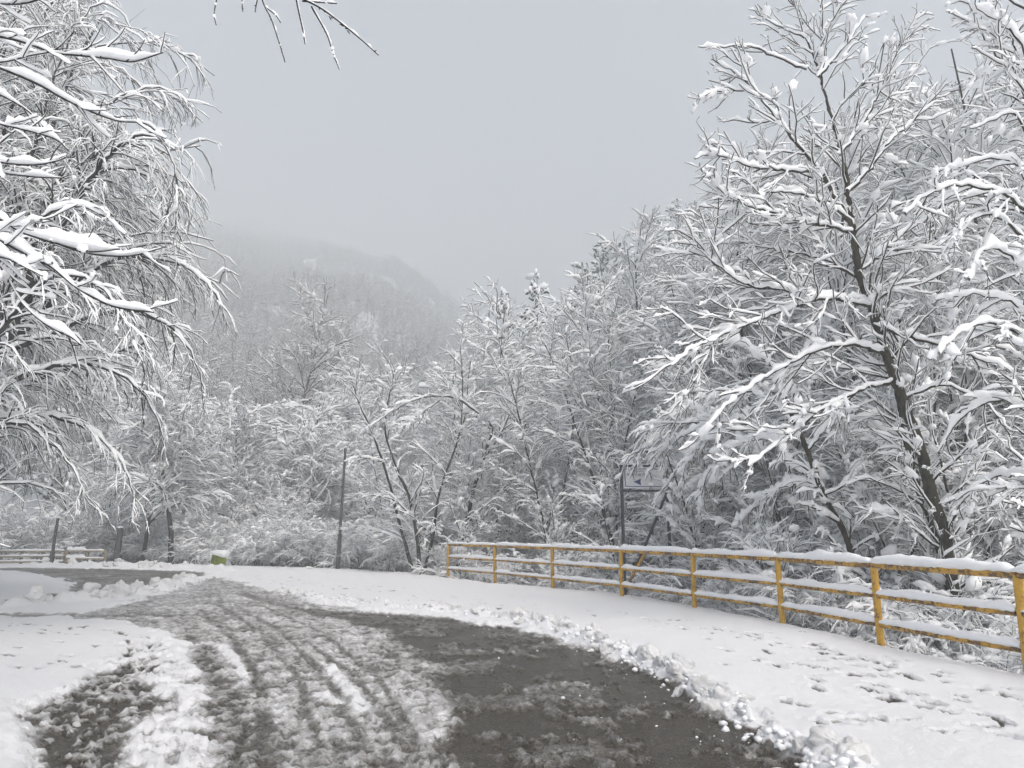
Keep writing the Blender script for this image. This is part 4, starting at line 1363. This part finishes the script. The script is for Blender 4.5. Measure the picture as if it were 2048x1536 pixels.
# ------------------------------------------------------------------ the wooded hillside far off: one mass of trees
def hill_proto(name, seed, h, con=False):
    rg = np.random.RandomState(seed)
    mb = MB()
    S = grow(rg, np.array([[0, 0, -.5]]), np.array([[0, 0, 1.0]]), np.array([h + .5]), 5, 0, .1)
    Sr = taper(.14, .03, 1, 5)
    tubes(mb, S, Sr, 4, 0)
    if not con:
        p, d, l, r = sprout(rg, S, Sr, 34, .22, 1.0, .4, 1.0, .40, .7, .8, mean_len=h)
        B = grow(rg, p, d, l, 4, .1, .3)
        Br = taper(.05, .028, len(B), 4)
        p, d, l, r = sprout(rg, B, Br, 3.6, .15, 1.0, .4, 1.0, .45, .7, .5)
        C = grow(rg, p, d, l, 3, .3, .3)
        Cr = taper(.030, .02, len(C), 3)
        tubes(mb, B, Br, 3, 0); tubes(mb, C, Cr, 3, 0)
        snow_on(mb, rg, B, Br, .045, .07, 4, mi=1); snow_on(mb, rg, C, Cr, .045, .06, 4, mi=1)
    else:
        n = 90
        t = np.linspace(.1, .98, n)
        az = rg.rand(n) * 6.28
        el = -.2 + .6 * t
        d = np.stack([np.cos(az) * np.cos(el), np.sin(az) * np.cos(el), np.sin(el)], -1)
        B = grow(rg, np.stack([t * 0, t * 0, t * h], -1), d, 2.3 * (1 - t) ** .8 + .2, 4, .4, .15)
        Br = np.stack([np.full(n, a) for a in (.05, .16, .14, .03)], -1) * (1.3 - t)[:, None]
        tubes(mb, B, Br, 4, 0)
        snow_on(mb, rg, B, Br * .8, .06, .12, 4, mi=1, gap=.1)
    me = mb.mesh(name)
    return me

def forest():
    rg = np.random.RandomState(55)
    protos = [(hill_proto('hill_tree', 1, 10), 'bark_red'), (hill_proto('hill_tree', 2, 9), 'bark_grey'), (hill_proto('hill_conifer', 3, 11, True), 'needle')]
    # trees dense on the left hill and on the right slope, none on the road side
    pts = []
    n = 13000
    Y = 62 + (rg.rand(n) ** .75) * 390
    X = rg.uniform(-1, 1, n) * (Y * .95 + 20)
    left = X < (.10 * Y + 4)
    right = (X > .10 * Y) & (Y > 84) & (Y < 240)
    keep = left | right
    X, Y = X[keep], Y[keep]
    Z = terrain(X, Y)
    kind = rg.choice(3, len(X), p=[.52, .44, .04])
    kind = np.where((X > 0) & (rg.rand(len(X)) < .7), 2, kind)
    far = empty
    for k, (me, bk) in enumerate(protos):
        me.materials.append(M[bk]); me.materials.append(M['twig_snow'])
        sel = np.where(kind == k)[0]
        # one of them stands as a tree of its own and lends its shape to the rest
        i0 = sel[np.argmin(np.abs(Y[sel] - 75) + np.abs(X[sel] + 20))]
        src = link('hill_tree' if k < 2 else 'hill_conifer', me)
        src.location = (X[i0], Y[i0], Z[i0])
        tag(src, ['bare reddish tree low on the foggy hillside', 'bare grey tree low on the foggy hillside', 'snowy conifer low on the foggy hillside'][k], 'tree' if k < 2 else 'conifer')
        sel = sel[sel != i0]
        pm = bpy.data.meshes.new('forest_points')
        pm.vertices.add(len(sel))
        pm.vertices.foreach_set('co', np.stack([X[sel], Y[sel], Z[sel]], -1).astype(np.float32).ravel())
        for an, val in (('turn', rg.uniform(0, 6.28, len(sel))), ('size', rg.uniform(.55, 1.15, len(sel)))):
            a = pm.attributes.new(an, 'FLOAT', 'POINT')
            a.data.foreach_set('value', val.astype(np.float32))
        fo = bpy.data.objects.new('forest', pm)
        COL.objects.link(fo)
        tag(fo, ['far-off wood of reddish bare trees fading into fog', 'far-off wood of grey bare trees fading into fog', 'far-off conifers scattered through the foggy wood'][k], 'forest', kind='stuff')
        ng = bpy.data.node_groups.new('forest_nodes', 'GeometryNodeTree')
        ng.interface.new_socket('Geometry', in_out='INPUT', socket_type='NodeSocketGeometry')
        ng.interface.new_socket('Geometry', in_out='OUTPUT', socket_type='NodeSocketGeometry')
        gi, go = ng.nodes.new('NodeGroupInput'), ng.nodes.new('NodeGroupOutput')
        io = ng.nodes.new('GeometryNodeInstanceOnPoints')
        oi = ng.nodes.new('GeometryNodeObjectInfo')
        oi.inputs['Object'].default_value = src
        oi.inputs['As Instance'].default_value = True
        oi.transform_space = 'ORIGINAL'
        tn = ng.nodes.new('GeometryNodeInputNamedAttribute'); tn.data_type = 'FLOAT'; tn.inputs['Name'].default_value = 'turn'
        zn = ng.nodes.new('GeometryNodeInputNamedAttribute'); zn.data_type = 'FLOAT'; zn.inputs['Name'].default_value = 'size'
        cx = ng.nodes.new('ShaderNodeCombineXYZ')
        ng.links.new(tn.outputs['Attribute'], cx.inputs['Z'])
        ng.links.new(gi.outputs[0], io.inputs['Points'])
        ng.links.new(oi.outputs['Geometry'], io.inputs['Instance'])
        ng.links.new(cx.outputs[0], io.inputs['Rotation'])
        ng.links.new(zn.outputs['Attribute'], io.inputs['Scale'])
        ng.links.new(io.outputs[0], go.inputs[0])
        md = fo.modifiers.new('forest', 'NODES')
        md.node_group = ng
forest()

# ------------------------------------------------------------------ ploughed snow along the road edges
def clod_mesh(seed, cuts=11):
    """a broken lump of ploughed snow: cut planes, crumbly faces, flat underside"""
    bm = bmesh.new()
    bmesh.ops.create_icosphere(bm, subdivisions=4, radius=1)
    V = np.array([v.co[:] for v in bm.verts])
    rg = np.random.RandomState(seed)
    W = V * np.array([1, rg.uniform(.6, 1), rg.uniform(.55, 1.0)])
    r = np.ones(len(V)) * 1.15
    for _ in range(cuts):
        n_ = nrm(rg.normal(size=(1, 3)))[0]
        c = V @ n_
        r = np.where(c > .05, np.minimum(r, rg.uniform(.45, .95) / np.maximum(c, .05)), r)
    def n3(f, k):
        return (noise2(V[:, 0] * f + k, V[:, 1] * f - V[:, 2] * f * .6, seed + int(k)) + noise2(V[:, 2] * f + 5 + k, V[:, 0] * f * .7 - V[:, 1] * f * .5, seed + int(k) + 9)) * .7
    r = r * (1 + .20 * n3(2.0, 1) + .13 * n3(4.5, 3) + .09 * n3(9.5, 5) + .05 * n3(19, 7) - .10 * np.maximum(.12 - np.abs(n3(2.6, 11)), 0) / .12)
    V2 = W * r[:, None]
    V2[:, 2] = np.maximum(V2[:, 2], -.4)
    for v, c in zip(bm.verts, V2): v.co = c
    me = bpy.data.meshes.new('snow_clod')
    bm.to_mesh(me); bm.free()
    for p in me.polygons: p.use_smooth = True
    me.materials.append(M['clod'])
    return me
CL = [clod_mesh(900 + i) for i in range(10)]
def along(L, t):
    P_ = np.array([np.asarray(p)[:2] for p in L])
    s = np.concatenate([[0], np.cumsum(np.linalg.norm(np.diff(P_, axis=0), axis=1))])
    u = t * s[-1]
    return np.array([np.interp(u, s, P_[:, 0]), np.interp(u, s, P_[:, 1])])
rc = random.Random(5)
def clod(x, y, r, label, group):
    s, z, _ = cover_relief(np.array([x]), np.array([y]))
    o = link('snow_clod', rc.choice(CL))
    o.scale = (r * rc.uniform(.85, 1.35), r * rc.uniform(.8, 1.2), r * rc.uniform(.8, 1.25))
    o.rotation_euler = (rc.uniform(-.35, .35), rc.uniform(-.35, .35), rc.uniform(0, 6.28))
    o.location = (x, y, float(z[0]) + tz(x, y) + r * .02)
    tag(o, label, 'snow clod', group)
GB = 'ploughed snow clods along the bare asphalt'
GL = 'snow clods on the ridge between the two roads'
Ltot = 24.0
for i in range(165):
    t = rc.random() ** .8
    c = along(BERM_R, t)
    d = np.hypot(*c)
    r = rc.choice([.035, .045, .055, .065, .08, .10, .13]) * (1.0 if t > .35 else .75)
    c = c + np.array([rc.gauss(0, .10), rc.gauss(0, .10)])
    clod(c[0], c[1], r, 'lump of ploughed white snow in the row edging the bare wet asphalt', GB)
for i in range(56):
    c = along(BERM_L, rc.uniform(.25, 1)) + np.array([rc.gauss(0, .15), rc.gauss(0, .14)])
    clod(c[0], c[1], rc.choice([.08, .1, .13, .16, .2]), 'lump of snow on the ploughed ridge between the slushy road and the wet side road', GL)
for i in range(36):
    c = along(BERM_F, rc.random()) + np.array([rc.gauss(0, .3), rc.gauss(0, .25)])
    if abs(c[0] + 10.95) < 1.3 and c[1] < 28.2: continue
    clod(c[0], c[1], rc.choice([.1, .14, .18, .22]), 'lump of snow on the bank behind the wet side road', 'snow clods on the bank behind the side road')
for i in range(14):
    c = np.asarray(gnd(rc.uniform(40, 300), rc.uniform(1370, 1536)))[:2]
    clod(c[0], c[1], rc.choice([.02, .03, .045, .07]), 'small lump of slush lying in the dark puddle', 'slush lumps in the puddle')
def crumbs():
    """countless crumbs of snow thrown from the ploughed edge"""
    rg = np.random.RandomState(12)
    mb = MB()
    XY, RR = [], []
    for i in range(680):
        t = rg.rand() ** .7
        c = along(BERM_R, t)
        side = abs(rg.normal(0, .09)) if i < 450 else rg.exponential(.55)
        d = along(BERM_R, min(t + .01, 1)) - along(BERM_R, max(t - .01, 0))
        nrm2 = np.array([d[1], -d[0]]) / max(np.hypot(*d), 1e-6)
        if nrm2 @ (np.array([0, 3.0]) - c) < 0: nrm2 = -nrm2
        XY.append(c + nrm2 * side + rg.normal(0, .04, 2))
        RR.append(rg.uniform(.010, .040) if i < 450 else rg.exponential(.005) + .003)
    XY = np.array(XY)
    sx, zz, _ = cover_relief(XY[:, 0].copy(), XY[:, 1].copy())
    T = terrain(XY[:, 0], XY[:, 1])
    for (x, y), r, z in zip(XY, RR, zz + T):
        v = ICO_V * (1 + .2 * rg.normal(size=(len(ICO_V), 1))) * np.array([1, 1, .7]) * r
        mb.add(v + [x, y, z + r * .3], ICO_F)
    tag(link('snow_crumbs', mb.mesh('snow_crumbs'), M['snow']), 'scatter of tiny snow crumbs along the ploughed asphalt edge', 'snow crumbs', kind='stuff')
crumbs()

# ------------------------------------------------------------------ haze
hz = MB()
box(hz, (0, 240, 103), (1100, 612, 216))
hm = bpy.data.materials.new('haze')
hm.use_nodes = True
hm.node_tree.nodes.clear()
ho = hm.node_tree.nodes.new('ShaderNodeOutputMaterial')
pv = hm.node_tree.nodes.new('ShaderNodeVolumePrincipled')
pv.inputs['Color'].default_value = (0.905, 0.945, 0.957, 1)
pv.inputs['Density'].default_value = HAZE_DENSITY
pv.inputs['Anisotropy'].default_value = 0.0
hm.node_tree.links.new(pv.outputs[0], ho.inputs['Volume'])
tag(link('haze', hz.mesh('haze', False), hm), kind='stuff')
print('TRIS (generated trees)', TRI[0], 'total', sum(len(m.polygons) * 2 for m in bpy.data.meshes))
